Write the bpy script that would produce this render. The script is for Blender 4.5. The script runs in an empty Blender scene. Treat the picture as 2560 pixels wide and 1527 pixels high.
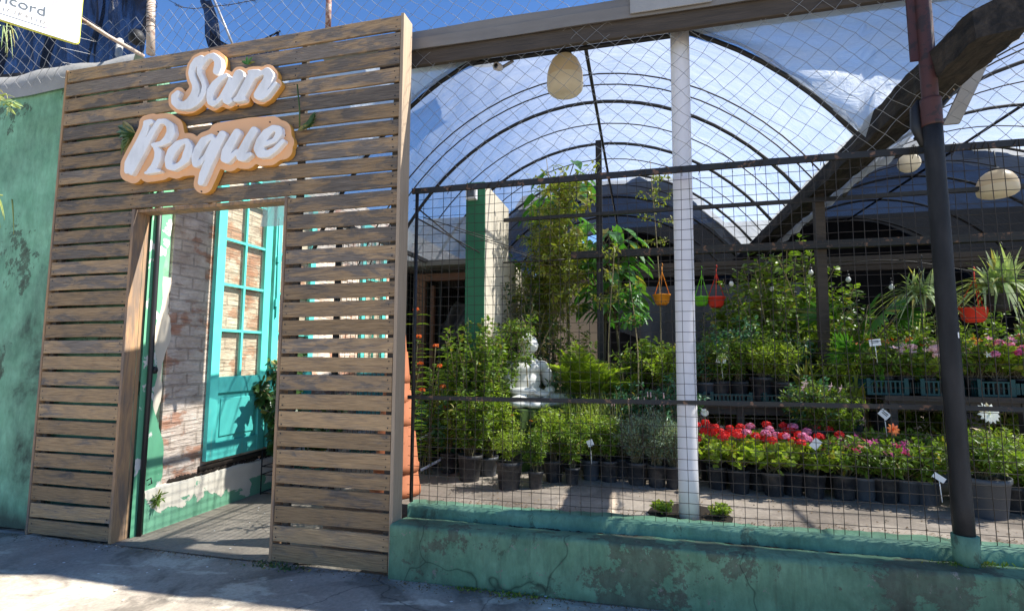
import bpy, bmesh, math, random
import numpy as np
from mathutils import Vector, Matrix
R = math.radians
scene = bpy.context.scene
COL = scene.collection

# ---------------------------------------------------------------- camera
CAMF, YAW, PIT, ROL = 1302.24, 0.241162, 0.096268, 0.0019655      # focal length in pixels of the 2560 px wide picture
CAM = np.array([0.0, 0.0, 1.4])
fw = np.array([-math.sin(YAW)*math.cos(PIT), math.cos(YAW)*math.cos(PIT), math.sin(PIT)])
rt = np.array([math.cos(YAW), math.sin(YAW), 0.0]); upv = np.cross(rt, fw)
rt, upv = math.cos(ROL)*rt+math.sin(ROL)*upv, -math.sin(ROL)*rt+math.cos(ROL)*upv
cd = bpy.data.cameras.new('camera'); cam = bpy.data.objects.new('camera', cd); COL.objects.link(cam)
cd.sensor_width = 36.0; cd.lens = 36.0*CAMF/2560.0; cd.clip_start = 0.05; cd.clip_end = 500
cam.matrix_world = Matrix(((rt[0], upv[0], -fw[0], CAM[0]), (rt[1], upv[1], -fw[1], CAM[1]), (rt[2], upv[2], -fw[2], CAM[2]), (0, 0, 0, 1)))
scene.camera = cam

def at(px, py, y=None, x=None, z=None, src=False):
    """the real point that a measured picture point has on a known plane of the place"""
    k = 1.0 if src else 2560.0/2488.0
    v = fw + rt*(px*k-1280.0)/CAMF - upv*(py*k-763.5)/CAMF
    if y is not None: t = (y-CAM[1])/v[1]
    elif x is not None: t = (x-CAM[0])/v[0]
    else: t = (z-CAM[2])/v[2]
    return CAM+v*t

# ---------------------------------------------------------------- world and sun
SUN = Vector((0.80, 0.20, 1.0)).normalized()
w = bpy.data.worlds.new("World"); scene.world = w; w.use_nodes = True
wn = w.node_tree; bg = wn.nodes['Background']
sky = wn.nodes.new('ShaderNodeTexSky'); sky.sky_type = 'NISHITA'; sky.sun_disc = False
sky.sun_elevation = math.asin(SUN.z); sky.sun_rotation = math.atan2(SUN.x, SUN.y)
sky.air_density = 1.0; sky.dust_density = 0.1; sky.ozone_density = 3.0; sky.altitude = 1500
hs = wn.nodes.new('ShaderNodeHueSaturation'); hs.inputs['Saturation'].default_value = 1.18; hs.inputs['Hue'].default_value = .505
wn.links.new(sky.outputs[0], hs.inputs['Color']); wn.links.new(hs.outputs[0], bg.inputs[0]); bg.inputs[1].default_value = 0.085
sl = bpy.data.lights.new('sun', 'SUN'); sl.energy = 5.0; sl.angle = R(0.53); sl.color = (1.0, 0.95, 0.86)
so = bpy.data.objects.new('sun', sl); COL.objects.link(so); so.rotation_euler = SUN.to_track_quat('Z', 'Y').to_euler()
scene.view_settings.view_transform = 'Standard'; scene.view_settings.look = 'None'
scene.view_settings.gamma = 1.0; scene.view_settings.exposure = 1.5
scene.cycles.max_bounces = 8; scene.cycles.transparent_max_bounces = 24; scene.cycles.diffuse_bounces = 4
scene.cycles.use_denoising = True

# ---------------------------------------------------------------- mesh helpers
class MB:
    def __init__(s): s.v = []; s.f = []; s.n = 0; s.sm = []
    def add(s, verts, faces, smooth=False):
        s.v.append(np.asarray(verts, float).reshape(-1, 3)); k = s.n
        s.f += [tuple(i+k for i in f) for f in faces]; s.sm += [smooth]*len(faces); s.n += len(s.v[-1]); return s
    def box(s, a, b, jit=0):
        x0, y0, z0 = a; x1, y1, z1 = b
        v = np.array([(x0,y0,z0),(x1,y0,z0),(x1,y1,z0),(x0,y1,z0),(x0,y0,z1),(x1,y0,z1),(x1,y1,z1),(x0,y1,z1)], float)
        if jit: v = v+np.random.uniform(-jit, jit, v.shape)
        return s.add(v, [(0,3,2,1),(4,5,6,7),(0,1,5,4),(1,2,6,5),(2,3,7,6),(3,0,4,7)])
    def tube(s, pts, r, n=6, smooth=True, cap=True, sx=1.0):
        pts = np.asarray(pts, float); m = len(pts); r = np.broadcast_to(r, (m,))
        d = np.gradient(pts, axis=0); d /= np.maximum(np.linalg.norm(d, axis=1, keepdims=True), 1e-9)
        ref = np.array([0, 0, 1.0]) if abs(d[0][2]) < .9 else np.array([1.0, 0, 0])
        V = []
        for i in range(m):
            a = np.cross(d[i], ref); a /= np.linalg.norm(a)+1e-12; b = np.cross(a, d[i]); ref = b
            for k in range(n):
                t = 2*math.pi*(k+.5)/n; V.append(pts[i]+r[i]*(a*math.cos(t)*sx+b*math.sin(t)))
        F = [(i*n+k, i*n+(k+1) % n, (i+1)*n+(k+1) % n, (i+1)*n+k) for i in range(m-1) for k in range(n)]
        if cap: F += [tuple(range(n))[::-1], tuple((m-1)*n+k for k in range(n))]
        return s.add(V, F, smooth)
    def lathe(s, c, prof, n=24, smooth=True):
        V = []; m = len(prof)
        for r, z in prof:
            for k in range(n):
                t = 2*math.pi*k/n; V.append((c[0]+r*math.cos(t), c[1]+r*math.sin(t), c[2]+z))
        F = [(i*n+k, i*n+(k+1) % n, (i+1)*n+(k+1) % n, (i+1)*n+k) for i in range(m-1) for k in range(n)]
        return s.add(V, F, smooth)
    def quad(s, a, b, c, d): return s.add([a, b, c, d], [(0, 1, 2, 3)])
    def mesh(s, name, m=None, off=(0, 0, 0)):
        me = bpy.data.meshes.new(name)
        v = np.concatenate(s.v)-np.array(off, float) if s.v else np.zeros((0, 3))
        me.from_pydata(v.tolist(), [], s.f)
        me.polygons.foreach_set('use_smooth', s.sm)
        if m: me.materials.append(m)
        me.update(); return me
    def build(s, name, m, parent=None, bevel=0, kind=None):
        off = parent['_w'] if parent is not None else (0, 0, 0)
        o = bpy.data.objects.new(name, s.mesh(name, m, off)); COL.objects.link(o)
        if parent is not None: o.parent = parent; o['_w'] = list(off)
        else: o['_w'] = [0, 0, 0]
        if kind: o['kind'] = kind
        if bevel:
            b = o.modifiers.new('bevel', 'BEVEL'); b.width = bevel; b.segments = 2; b.limit_method = 'ANGLE'; b.angle_limit = R(40)
        return o

def tag(o, label, cat, group=None):
    o['label'] = label; o['category'] = cat
    if group: o['group'] = group
    return o
def thing(name, label, cat, loc=(0, 0, 0), rz=0, group=None):
    o = bpy.data.objects.new(name, None); COL.objects.link(o); o.empty_display_size = .1
    o.location = loc; o.rotation_euler = (0, 0, rz); o['_w'] = [float(c) for c in loc]
    return tag(o, label, cat, group)
def solo(mb, name, m, label, cat, group=None, base=None, bevel=0, kind=None):
    off = base if base is not None else mb.v[0].mean(0)
    o = bpy.data.objects.new(name, mb.mesh(name, m, off)); COL.objects.link(o); o.location = off
    o['_w'] = [float(c) for c in off]
    tag(o, label, cat, group)
    if kind: o['kind'] = kind
    if bevel:
        b = o.modifiers.new('bevel', 'BEVEL'); b.width = bevel; b.segments = 2; b.limit_method = 'ANGLE'
    return o

# ---------------------------------------------------------------- materials
class Mat:
    def __init__(s, name, rough=.8, metal=0, spec=.3):
        s.m = bpy.data.materials.new(name); s.m.use_nodes = True; s.nt = s.m.node_tree; s.b = s.nt.nodes['Principled BSDF']
        s.b.inputs['Roughness'].default_value = rough; s.b.inputs['Metallic'].default_value = metal
        s.b.inputs['Specular IOR Level'].default_value = spec
        s.out = s.nt.nodes['Material Output']
        s.tc = s.nt.nodes.new('ShaderNodeTexCoord')
    def set(s, sock, v):
        if hasattr(v, 'is_output') or isinstance(v, bpy.types.NodeSocket): s.nt.links.new(v, sock)
        else:
            if isinstance(v, (tuple, list)) and len(v) == 3 and sock.type == 'RGBA': v = (*v, 1)
            sock.default_value = v
    def vec(s, scale=(1, 1, 1), island=0, rot=(0, 0, 0)):
        mp = s.nt.nodes.new('ShaderNodeMapping'); mp.inputs['Scale'].default_value = scale; mp.inputs['Rotation'].default_value = rot
        src = s.geo('Position')
        if island:
            vm = s.nt.nodes.new('ShaderNodeVectorMath'); vm.operation = 'MULTIPLY_ADD'
            s.nt.links.new(s.geo('Random Per Island'), vm.inputs[0]); vm.inputs[1].default_value = (island, island*.37, island*.71); s.nt.links.new(src, vm.inputs[2]); src = vm.outputs[0]
        s.nt.links.new(src, mp.inputs[0]); return mp.outputs[0]
    def geo(s, n):
        if not hasattr(s, 'g'): s.g = s.nt.nodes.new('ShaderNodeNewGeometry')
        return s.g.outputs[n]
    def noise(s, scale=5, detail=4, vec=None, rough=.55, dist=0):
        n = s.nt.nodes.new('ShaderNodeTexNoise'); n.inputs['Scale'].default_value = scale; n.inputs['Detail'].default_value = detail
        n.inputs['Roughness'].default_value = rough; n.inputs['Distortion'].default_value = dist
        s.nt.links.new(vec if vec is not None else s.vec(), n.inputs['Vector']); return n.outputs[0]
    def voro(s, scale=5, vec=None, feat='DISTANCE_TO_EDGE'):
        n = s.nt.nodes.new('ShaderNodeTexVoronoi'); n.feature = feat; n.inputs['Scale'].default_value = scale
        s.nt.links.new(vec if vec is not None else s.vec(), n.inputs['Vector']); return n.outputs['Distance']
    def ramp(s, f, stops):
        n = s.nt.nodes.new('ShaderNodeValToRGB'); e = n.color_ramp.elements
        while len(e) < len(stops): e.new(.5)
        for i, (p, c) in enumerate(stops):
            e[i].position = p; e[i].color = (c, c, c, 1) if isinstance(c, (int, float)) else (*c, 1)
        s.nt.links.new(f, n.inputs[0]); return n.outputs[0]
    def mix(s, f, a, b, mode='MIX'):
        n = s.nt.nodes.new('ShaderNodeMix'); n.data_type = 'RGBA'; n.blend_type = mode
        s.set(n.inputs[0], f); s.set(n.inputs[6], a); s.set(n.inputs[7], b); return n.outputs[2]
    def math(s, op, a, b=0.0, c=None):
        n = s.nt.nodes.new('ShaderNodeMath'); n.operation = op; s.set(n.inputs[0], a); s.set(n.inputs[1], b)
        if c is not None: s.set(n.inputs[2], c)
        return n.outputs[0]
    def sep(s, v=None):
        n = s.nt.nodes.new('ShaderNodeSeparateXYZ'); s.nt.links.new(v if v is not None else s.geo('Position'), n.inputs[0]); return n.outputs
    def color(s, c): s.set(s.b.inputs['Base Color'], c); return s
    def bump(s, h, strength=.4, dist=.01):
        n = s.nt.nodes.new('ShaderNodeBump'); n.inputs['Strength'].default_value = strength; n.inputs['Distance'].default_value = dist
        s.nt.links.new(h, n.inputs['Height']); s.nt.links.new(n.outputs[0], s.b.inputs['Normal']); s.bn = n.outputs[0]; return s
    def rough(s, v): s.set(s.b.inputs['Roughness'], v); return s

def simple(name, c, rough=.7, metal=0, var=.25, scale=8, bump=.15, spec=.3):
    m = Mat(name, rough, metal, spec); n = m.noise(scale, 5)
    m.color(m.mix(n, tuple(max(0, k*(1-var)) for k in c), tuple(min(1, k*(1+var)) for k in c)))
    if bump: m.bump(m.noise(scale*6, 3), bump, .004)
    return m.m

M = {}
def wood_slat():
    m = Mat('weathered_slat_wood', .75)
    v = m.vec((2.2, 3, 9), island=37); n1 = m.noise(1.5, 7, v, .66, .5)
    v2 = m.vec((2.5, 6, 70), island=19); n2 = m.noise(3, 5, v2, .6, .3)
    z = m.sep()[2]; rnd = m.geo('Random Per Island')
    bias = m.math('ADD', m.math('MULTIPLY', z, -.040), m.math('MULTIPLY', rnd, .14))
    f = m.ramp(m.math('ADD', n1, bias), [(.40, 0.), (.465, .6), (.59, 1.)])
    n2 = m.ramp(n2, [(.32, 0.), (.66, 1.)]); grey = m.mix(n2, (.105, .083, .066), (.25, .205, .165)); tan = m.mix(n2, (.25, .162, .086), (.52, .34, .18))
    c = m.mix(f, grey, tan)
    low = m.ramp(m.math('FRACT', m.math('MULTIPLY', rnd, 7.3)), [(.0, .68), (1., 1.18)])
    c = m.mix(1.0, c, low, 'MULTIPLY')
    k = m.ramp(m.voro(2.3, m.vec((1, 1, 2.2), island=11), 'F1'), [(.02, .35), (.06, 1.)])
    c = m.mix(.7, c, k, 'MULTIPLY')
    m.color(c).bump(n2, .5, .006); return m.m
M['slat'] = wood_slat()
def wood_post():
    m = Mat('old_frame_wood', .75); v = m.vec((9, 9, 1.2)); n = m.noise(2, 6, v, .6, .5); g = m.noise(12, 4, m.vec((10, 10, .8)))
    c = m.mix(m.ramp(n, [(.4, 0.), (.62, 1.)]), m.mix(g, (.14, .10, .075), (.26, .19, .14)), m.mix(g, (.30, .18, .09), (.50, .30, .16)))
    m.color(c).bump(g, .4, .005); return m.m
M['post'] = wood_post()
M['pale_wood'] = (lambda m: (m.color(m.mix(m.noise(3, 6, m.vec((14, 14, 1)), .6, 1), (.26, .19, .125), (.46, .35, .25))).bump(m.noise(9, 4, m.vec((14, 14, 1))), .4, .005), m.m)[1])(Mat('pale_sawn_wood', .7))

def plaster(name, base, light, dirt=.5, damp=None, peel=False, brown=False):
    m = Mat(name, .72); n = m.noise(1.1, 8, None, .62, .4); nb = m.noise(6, 6, None, .6)
    c = m.mix(m.ramp(nb, [(.3, 0.), (.7, 1.)]), base, light)
    dk = m.ramp(n, [(.52-.1*dirt, 0.), (.60, .35*dirt), (.68, .9*dirt)])
    c = m.mix(dk, c, (.035, .055, .04))
    blot = m.ramp(m.noise(2.6, 12, m.vec((1, 1, .9)), .74, .3), [(.57, 0.), (.585, .6*dirt), (.66, .85*dirt)])
    c = m.mix(blot, c, (.055, .06, .038))
    if brown:
        bt = m.ramp(m.noise(1.5, 12, m.vec((1, 1, 1.1)), .74, .15), [(.53, 0.), (.545, .75), (.60, .55), (.66, .92)])
        c = m.mix(bt, c, m.mix(m.noise(12, 6), (.04, .036, .025), (.12, .10, .075)))
        dr = m.ramp(m.noise(3.5, 6, m.vec((3.5, 1, .28)), .6), [(.56, 0.), (.68, .5)]); c = m.mix(dr, c, (.055, .07, .045))
        chp = m.ramp(m.noise(17, 8, None, .7, .3), [(.635, 0.), (.645, 1.)]); c = m.mix(chp, c, (.22, .20, .165))
        wn_ = m.nt.nodes.new('ShaderNodeTexNoise'); wn_.inputs['Scale'].default_value = 3; m.nt.links.new(m.vec(), wn_.inputs['Vector'])
        wv = m.nt.nodes.new('ShaderNodeVectorMath'); wv.operation = 'MULTIPLY_ADD'; m.nt.links.new(wn_.outputs[1], wv.inputs[0]); wv.inputs[1].default_value = (.35, .35, .35); m.nt.links.new(m.vec(), wv.inputs[2])
        ck = m.ramp(m.voro(1.1, wv.outputs[0]), [(0., .25), (.006, 1.)]); c = m.mix(.8, c, ck, 'MULTIPLY')
    fine = m.ramp(m.noise(22, 6, m.vec((1, 1, .35)), .7), [(.3, .72), (.62, 1.05)])
    c = m.mix(1., c, fine, 'MULTIPLY')
    if damp:
        z = m.sep()[2]; d = m.math('ADD', z, m.math('MULTIPLY', m.noise(2.2, 7, m.vec((1, 1, .4)), .65), -damp*1.6))
        c = m.mix(m.ramp(m.math('ADD', d, .5), [(.36, .85), (.48, .0)]), c, (.045, .05, .038))
    if peel:
        pl = m.ramp(m.noise(2.1, 8, None, .6, .6), [(.56, 0.), (.565, 1.)])
        c = m.mix(pl, c, (.62, .58, .50))
    cr = m.ramp(m.voro(1.3, m.vec((1, 1, 1.0), rot=(0, .3, 0))), [(.0, .25), (.006, 1.)])
    m.color(m.mix(m.ramp(m.noise(1.7, 3), [(.56, 0.), (.6, .8)]), c, cr, 'MULTIPLY') if False else c)
    m.bump(m.math('ADD', m.noise(5, 8, None, .6), m.math('MULTIPLY', m.noise(60, 3), .25)), .55, .015); return m.m
M['green_wall'] = plaster('stained_green_plaster', (.17, .39, .235), (.27, .53, .345), 1.1, .25)
M['green_low'] = plaster('grimy_green_plaster', (.105, .225, .13), (.185, .335, .205), .85, .08, brown=True)
M['green_curb'] = plaster('flaking_green_curb_paint', (.095, .22, .14), (.18, .34, .225), .9)
M['cream'] = (lambda m: (m.color(m.mix(m.noise(4, 6), (.60, .50, .38), (.78, .70, .56))).bump(m.noise(20, 5), .3, .006), m.m)[1])(Mat('cream_plaster', .8))
M['deep_green'] = simple('deep_green_paint', (.035, .17, .085), .6, var=.2, scale=4)

def passage_wall():
    m = Mat('whitewashed_hollow_brick', .85); s = m.sep(); z = s[2]; y = s[1]
    cb = m.nt.nodes.new('ShaderNodeCombineXYZ'); m.nt.links.new(y, cb.inputs[0])
    zz = m.math('ADD', z, m.math('MULTIPLY', m.noise(3, 3), .03)); m.nt.links.new(zz, cb.inputs[1])
    br = m.nt.nodes.new('ShaderNodeTexBrick'); m.nt.links.new(cb.outputs[0], br.inputs['Vector'])
    br.inputs['Scale'].default_value = 1.0; br.inputs['Brick Width'].default_value = .27; br.inputs['Row Height'].default_value = .105
    br.inputs['Mortar Size'].default_value = .009; br.inputs['Mortar Smooth'].default_value = .3; br.inputs['Bias'].default_value = -.2
    br.inputs['Color1'].default_value = (0, 0, 0, 1); br.inputs['Color2'].default_value = (1, 1, 1, 1); br.inputs['Mortar'].default_value = (.3, .3, .3, 1)
    wash = m.ramp(m.math('ADD', m.noise(2.2, 7, m.vec((1, 1, 1.8)), .65), m.math('MULTIPLY', br.outputs['Color'], .10)), [(.57, 0.), (.62, .7), (.72, .95)])
    brick = m.mix(m.noise(9, 5), (.34, .13, .07), (.52, .24, .13)); cream = m.mix(m.ramp(m.noise(5, 8, m.vec((1, 1, 1.6)), .7), [(.36, 0.), (.66, 1.)]), (.48, .37, .29), (.78, .67, .56))
    c = m.mix(wash, cream, brick)
    rid = m.noise(1.0, 6, m.vec((1, 4.5, 30)), .6, .4)
    c = m.mix(m.ramp(rid, [(.33, .6), (.42, 0.)]), c, (.20, .13, .10))
    c = m.mix(m.math('MULTIPLY', br.outputs['Fac'], .32), c, (.22, .16, .12))
    m.color(c); m.bump(m.math('ADD', m.noise(1.6, 6, m.vec((1, 4, 26)), .55), m.math('MULTIPLY', br.outputs['Fac'], -.6)), .9, .02); return m.m
M['brick'] = passage_wall()
def plinth():
    m = Mat('peeling_plinth_paint', .8); z = m.sep()[2]
    n = m.noise(3.2, 6, None, .55, .5)
    f = m.ramp(m.math('ADD', m.math('MULTIPLY', z, 1.3), n), [(.66, 0.), (.675, 1.)])
    c = m.mix(f, m.mix(m.noise(9, 5), (.12, .33, .19), (.20, .43, .28)), m.mix(m.noise(7, 6), (.60, .53, .42), (.80, .74, .62)))
    m.color(c).bump(m.math('ADD', m.noise(14, 5), f), .4, .006); return m.m
M['plinth'] = plinth()
def peel_green():
    m = Mat('peeling_green_corner_paint', .7)
    f = m.ramp(m.math('ADD', m.noise(4.5, 8, m.vec((1, 1, .8)), .6, .8), m.math('MULTIPLY', m.sep()[1], .0)), [(.575, 0.), (.585, 1.)])
    m.color(m.mix(f, m.mix(m.noise(5, 5), (.10, .34, .18), (.16, .44, .26)), (.72, .70, .64))).bump(f, .4, .004); return m.m
M['peel_green'] = peel_green()

def concrete(name, a, b, stain=.6, crack=True, pale=None):
    m = Mat(name, .85); n = m.noise(1.3, 9, None, .62, .3); f = m.noise(40, 5, None, .7)
    c = m.mix(m.ramp(n, [(.32, 0.), (.68, 1.)]), a, b)
    c = m.mix(m.ramp(m.noise(.9, 6, None, .6, 1.0), [(.5, 0.), (.56, stain)]), c, tuple(k*.5 for k in a))
    if pale: c = m.mix(m.ramp(m.noise(1.9, 7, m.vec((1, 1.6, 1)), .6, .6), [(.54, 0.), (.60, .7)]), c, pale)
    c = m.mix(1., c, m.ramp(f, [(.25, .7), (.7, 1.1)]), 'MULTIPLY')
    h = m.noise(7, 8, None, .6)
    if crack:
        vv = m.nt.nodes.new('ShaderNodeVectorMath'); vv.operation = 'MULTIPLY_ADD'; nn = m.nt.nodes.new('ShaderNodeTexNoise'); nn.inputs['Scale'].default_value = 2.2; nn.inputs['Detail'].default_value = 6
        m.nt.links.new(m.vec(), nn.inputs['Vector']); m.nt.links.new(nn.outputs[1], vv.inputs[0]); vv.inputs[1].default_value = (.5, .5, .5); m.nt.links.new(m.vec(), vv.inputs[2])
        cr = m.ramp(m.voro(.45, vv.outputs[0]), [(.0, .45), (.004, 1.)])
        c = m.mix(1., c, cr, 'MULTIPLY')
    m.color(c).bump(m.math('ADD', h, m.math('MULTIPLY', f, .2)), .6, .02); return m.m
M['street'] = concrete('street_concrete', (.235, .205, .17), (.45, .39, .32), .7, True, (.58, .53, .43))
M['passage_floor'] = concrete('passage_concrete', (.19, .16, .125), (.34, .29, .23), .35, True)
M['inner_floor'] = concrete('nursery_concrete', (.26, .21, .165), (.44, .37, .30), .45, False)
M['ledge_top'] = concrete('worn_ledge_top', (.13, .20, .165), (.26, .31, .26), .5, False)

def film(name, tint, amt, diff, dirty=.3):
    m = Mat(name, .35); nt = m.nt
    tr = nt.nodes.new('ShaderNodeBsdfTransparent'); tr.inputs[0].default_value = (*tint, 1)
    tl = nt.nodes.new('ShaderNodeBsdfTranslucent'); tl.inputs[0].default_value = (*diff, 1)
    gl = nt.nodes.new('ShaderNodeBsdfPrincipled'); gl.inputs['Base Color'].default_value = (*diff, 1); gl.inputs['Roughness'].default_value = .3
    cr = m.noise(2.0, 7, m.vec((1.0, 9.0, 1.0)), .68, 1.1)      # creases run round the hoops
    m.bump(m.math('ADD', cr, m.math('MULTIPLY', m.noise(30, 4), .12)), .7, .05)
    for nd in (tl, gl): nt.links.new(m.bn, nd.inputs['Normal'])
    a = nt.nodes.new('ShaderNodeMixShader'); a.inputs[0].default_value = .35; nt.links.new(tl.outputs[0], a.inputs[1]); nt.links.new(gl.outputs[0], a.inputs[2])
    b = nt.nodes.new('ShaderNodeMixShader')
    fac = m.math('ADD', m.math('MULTIPLY', m.ramp(cr, [(.35, 0.), (.62, 1.)]), dirty*.35), amt)
    fac = m.math('ADD', fac, m.math('MULTIPLY', m.ramp(m.noise(1.1, 6), [(.45, 0.), (.65, 1.)]), dirty*.25))
    nt.links.new(fac, b.inputs[0]); nt.links.new(tr.outputs[0], b.inputs[1]); nt.links.new(a.outputs[0], b.inputs[2])
    nt.links.new(b.outputs[0], m.out.inputs[0]); nt.nodes.remove(m.b); return m.m
M['film'] = film('greenhouse_film', (.86, .91, .97), .38, (.44, .48, .54), .48)
M['film_dull'] = film('dusty_greenhouse_film', (.86, .89, .92), .46, (.46, .48, .50), .4)
M['gable'] = film('milky_gable_film', (.90, .93, .95), .62, (.74, .77, .78), .5)
M['shade'] = film('dark_shadow_sheet', (.22, .27, .36), .80, (.007, .008, .010), .3)  # tree shadow put into the colour of the rear tunnel sheets
M['net_cloth'] = film('dark_shade_net', (.42, .47, .60), .58, (.014, .015, .02), .9)
M['white_tarp'] = simple('grey_tarp', (.30, .295, .285), .6, var=.3, scale=5, bump=.5)
M['black'] = simple('black_painted_steel', (.018, .018, .020), .5, var=.3, spec=.4)
def rusty(name, a, b, t=.55):
    m = Mat(name, .6, 0, .4); n = m.noise(18, 6, None, .65)
    m.color(m.mix(m.ramp(n, [(t, 0.), (t+.06, 1.)]), a, b)).bump(n, .4, .004); return m.m
M['rail'] = rusty('flaking_black_rail_paint', (.016, .016, .016), (.16, .085, .05), .57)
M['wire'] = simple('dark_mesh_wire', (.045, .038, .032), .55, .3)
M['chain'] = simple('galvanised_wire', (.30, .30, .30), .5, .6, var=.2)
M['maroon'] = rusty('maroon_post_paint', (.065, .024, .022), (.03, .018, .018), .52)
M['post_black'] = (lambda m: (m.color(m.mix(m.ramp(m.noise(9, 6, m.vec((1, 1, .25)), .6), [(.4, 0.), (.7, 1.)]), (.009, .009, .010), (.028, .027, .028))).bump(m.noise(45, 5), .6, .004), m.m)[1])(Mat('dark_post_paint', .6, 0, .3))
M['sheet'] = (lambda m: (m.color(m.mix(m.noise(2.5, 7, m.vec((1, 1, 5))), (.13, .12, .11), (.27, .25, .23))).bump(m.noise(5, 4), .25, .01), m.m)[1])(Mat('weathered_gutter_sheet', .6, .2))
M['dark_wood'] = (lambda m: (m.color(m.mix(m.noise(3, 6, m.vec((1.2, 6, 9)), .6), (.03, .025, .02), (.10, .08, .065))).bump(m.noise(6, 5, m.vec((1.5, 6, 14))), .6, .01), m.m)[1])(Mat('dark_old_timber', .8))
M['gutter_wood'] = (lambda m: (m.color(m.mix(m.ramp(m.noise(5, 8, m.vec((3, .8, 3)), .65, .5), [(.4, 0.), (.72, 1.)]), (.012, .011, .010), (.07, .055, .042))).bump(m.noise(7, 7, m.vec((3, 1, 3)), .7), .9, .03), m.m)[1])(Mat('rough_valley_timber', .85))
M['white_pvc'] = (lambda m: (m.color(m.mix(m.noise(3, 6, m.vec((1, 1, .4))), (.62, .60, .62), (.80, .78, .79))).bump(m.noise(25, 3), .05, .002), m.m)[1])(Mat('white_pipe', .45))
M['steel'] = simple('grey_steel', (.30, .30, .31), .45, .5)
M['red_pole'] = rusty('rusty_red_pole', (.22, .09, .06), (.40, .28, .22), .5)
M['pale_pole'] = rusty('pale_weathered_pole', (.42, .33, .26), (.22, .13, .09), .55)
M['turq'] = (lambda m: (m.color(m.mix(m.ramp(m.noise(4, 8, m.vec((3, 3, .5)), .7, .5), [(.60, 0.), (.66, .45)]), m.mix(m.noise(5, 4), (.065, .46, .41), (.12, .60, .53)), (.30, .42, .30))).bump(m.noise(9, 5, m.vec((4, 4, .6))), .25, .004), m.m)[1])(Mat('turquoise_door_paint', .5))
M['terra'] = simple('terracotta', (.50, .17, .075), .75, var=.2, scale=6)
M['terra_thin'] = simple('terracotta_plastic', (.52, .20, .09), .6, var=.15)
def potm(name, a):
    m = Mat(name, .5, 0, .45); m.color(m.mix(m.ramp(m.noise(9, 7, None, .7), [(.45, 0.), (.75, .55)]), a, (.17, .145, .12))).bump(m.noise(30, 3), .1, .002); m.rough(m.ramp(m.noise(6, 4), [(.3, .38), (.7, .8)])); return m.m
M['pot'] = potm('black_nursery_pot', (.018, .019, .023))
M['grey_pot'] = simple('grey_nursery_pot', (.07, .075, .085), .5, var=.3, spec=.5)
M['soil'] = simple('potting_soil', (.03, .022, .016), .95, var=.5, scale=30, bump=.6)
M['moss'] = simple('moss', (.05, .085, .02), .95, var=.5, scale=40, bump=.6)
M['crate'] = simple('teal_plastic_crate', (.006, .055, .055), .5, var=.2)
M['stone_white'] = (lambda m: (m.color(m.mix(m.noise(6, 6), (.66, .63, .57), (.84, .82, .77))).bump(m.noise(25, 5), .3, .006), m.m)[1])(Mat('white_cast_stone', .75))
M['tagw'] = simple('white_plastic_tag', (.78, .79, .78), .5, var=.04, bump=0)
M['ink'] = simple('grey_ink', (.10, .12, .14), .6, var=.05, bump=0)
M['bulb'] = simple('milky_bulb_glass', (.75, .75, .70), .2, var=.05, bump=0)
def shade_mat(name, c, t):
    m = Mat(name, .4); m.color(m.mix(m.noise(6, 4), tuple(k*.92 for k in c), c)); nt = m.nt
    tl = nt.nodes.new('ShaderNodeBsdfTranslucent'); tl.inputs[0].default_value = (*c, 1); a = nt.nodes.new('ShaderNodeMixShader'); a.inputs[0].default_value = t
    nt.links.new(m.b.outputs[0], a.inputs[1]); nt.links.new(tl.outputs[0], a.inputs[2]); nt.links.new(a.outputs[0], m.out.inputs[0]); return m.m
M['lamp'] = shade_mat('cream_lamp_shade', (.74, .62, .44), .45)
M['lamp_low'] = shade_mat('milky_lamp_rim', (.82, .76, .64), .6)
M['letter'] = (lambda m: (m.color(m.mix(m.ramp(m.noise(5, 8, m.vec((1, 1, .5)), .65), [(.5, 0.), (.75, .7)]), (.82, .81, .80), (.52, .51, .49))).bump(m.noise(60, 4), .35, .004), m.m)[1])(Mat('white_foam_letters', .7))
M['backing'] = (lambda m: (m.color(m.mix(m.noise(3, 4), (.78, .40, .19), (.82, .47, .25))), m.m)[1])(Mat('peach_orange_board', .55))
M['back_edge'] = simple('ochre_board_edge', (.62, .30, .06), .6, var=.15)
def glass():
    m = Mat('old_window_glass', .05); nt = m.nt
    tr = nt.nodes.new('ShaderNodeBsdfTransparent'); tr.inputs[0].default_value = (.86, .88, .84, 1); gl = nt.nodes.new('ShaderNodeBsdfGlossy'); gl.inputs['Roughness'].default_value = .06
    df = nt.nodes.new('ShaderNodeBsdfDiffuse'); df.inputs[0].default_value = (.5, .5, .45, 1)
    a = nt.nodes.new('ShaderNodeMixShader'); a.inputs[0].default_value = .10; nt.links.new(tr.outputs[0], a.inputs[1]); nt.links.new(gl.outputs[0], a.inputs[2])
    b = nt.nodes.new('ShaderNodeMixShader'); b.inputs[0].default_value = .06; nt.links.new(a.outputs[0], b.inputs[1]); nt.links.new(df.outputs[0], b.inputs[2])
    nt.links.new(b.outputs[0], m.out.inputs[0]); nt.nodes.remove(m.b); return m.m
M['glass'] = glass()
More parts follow.
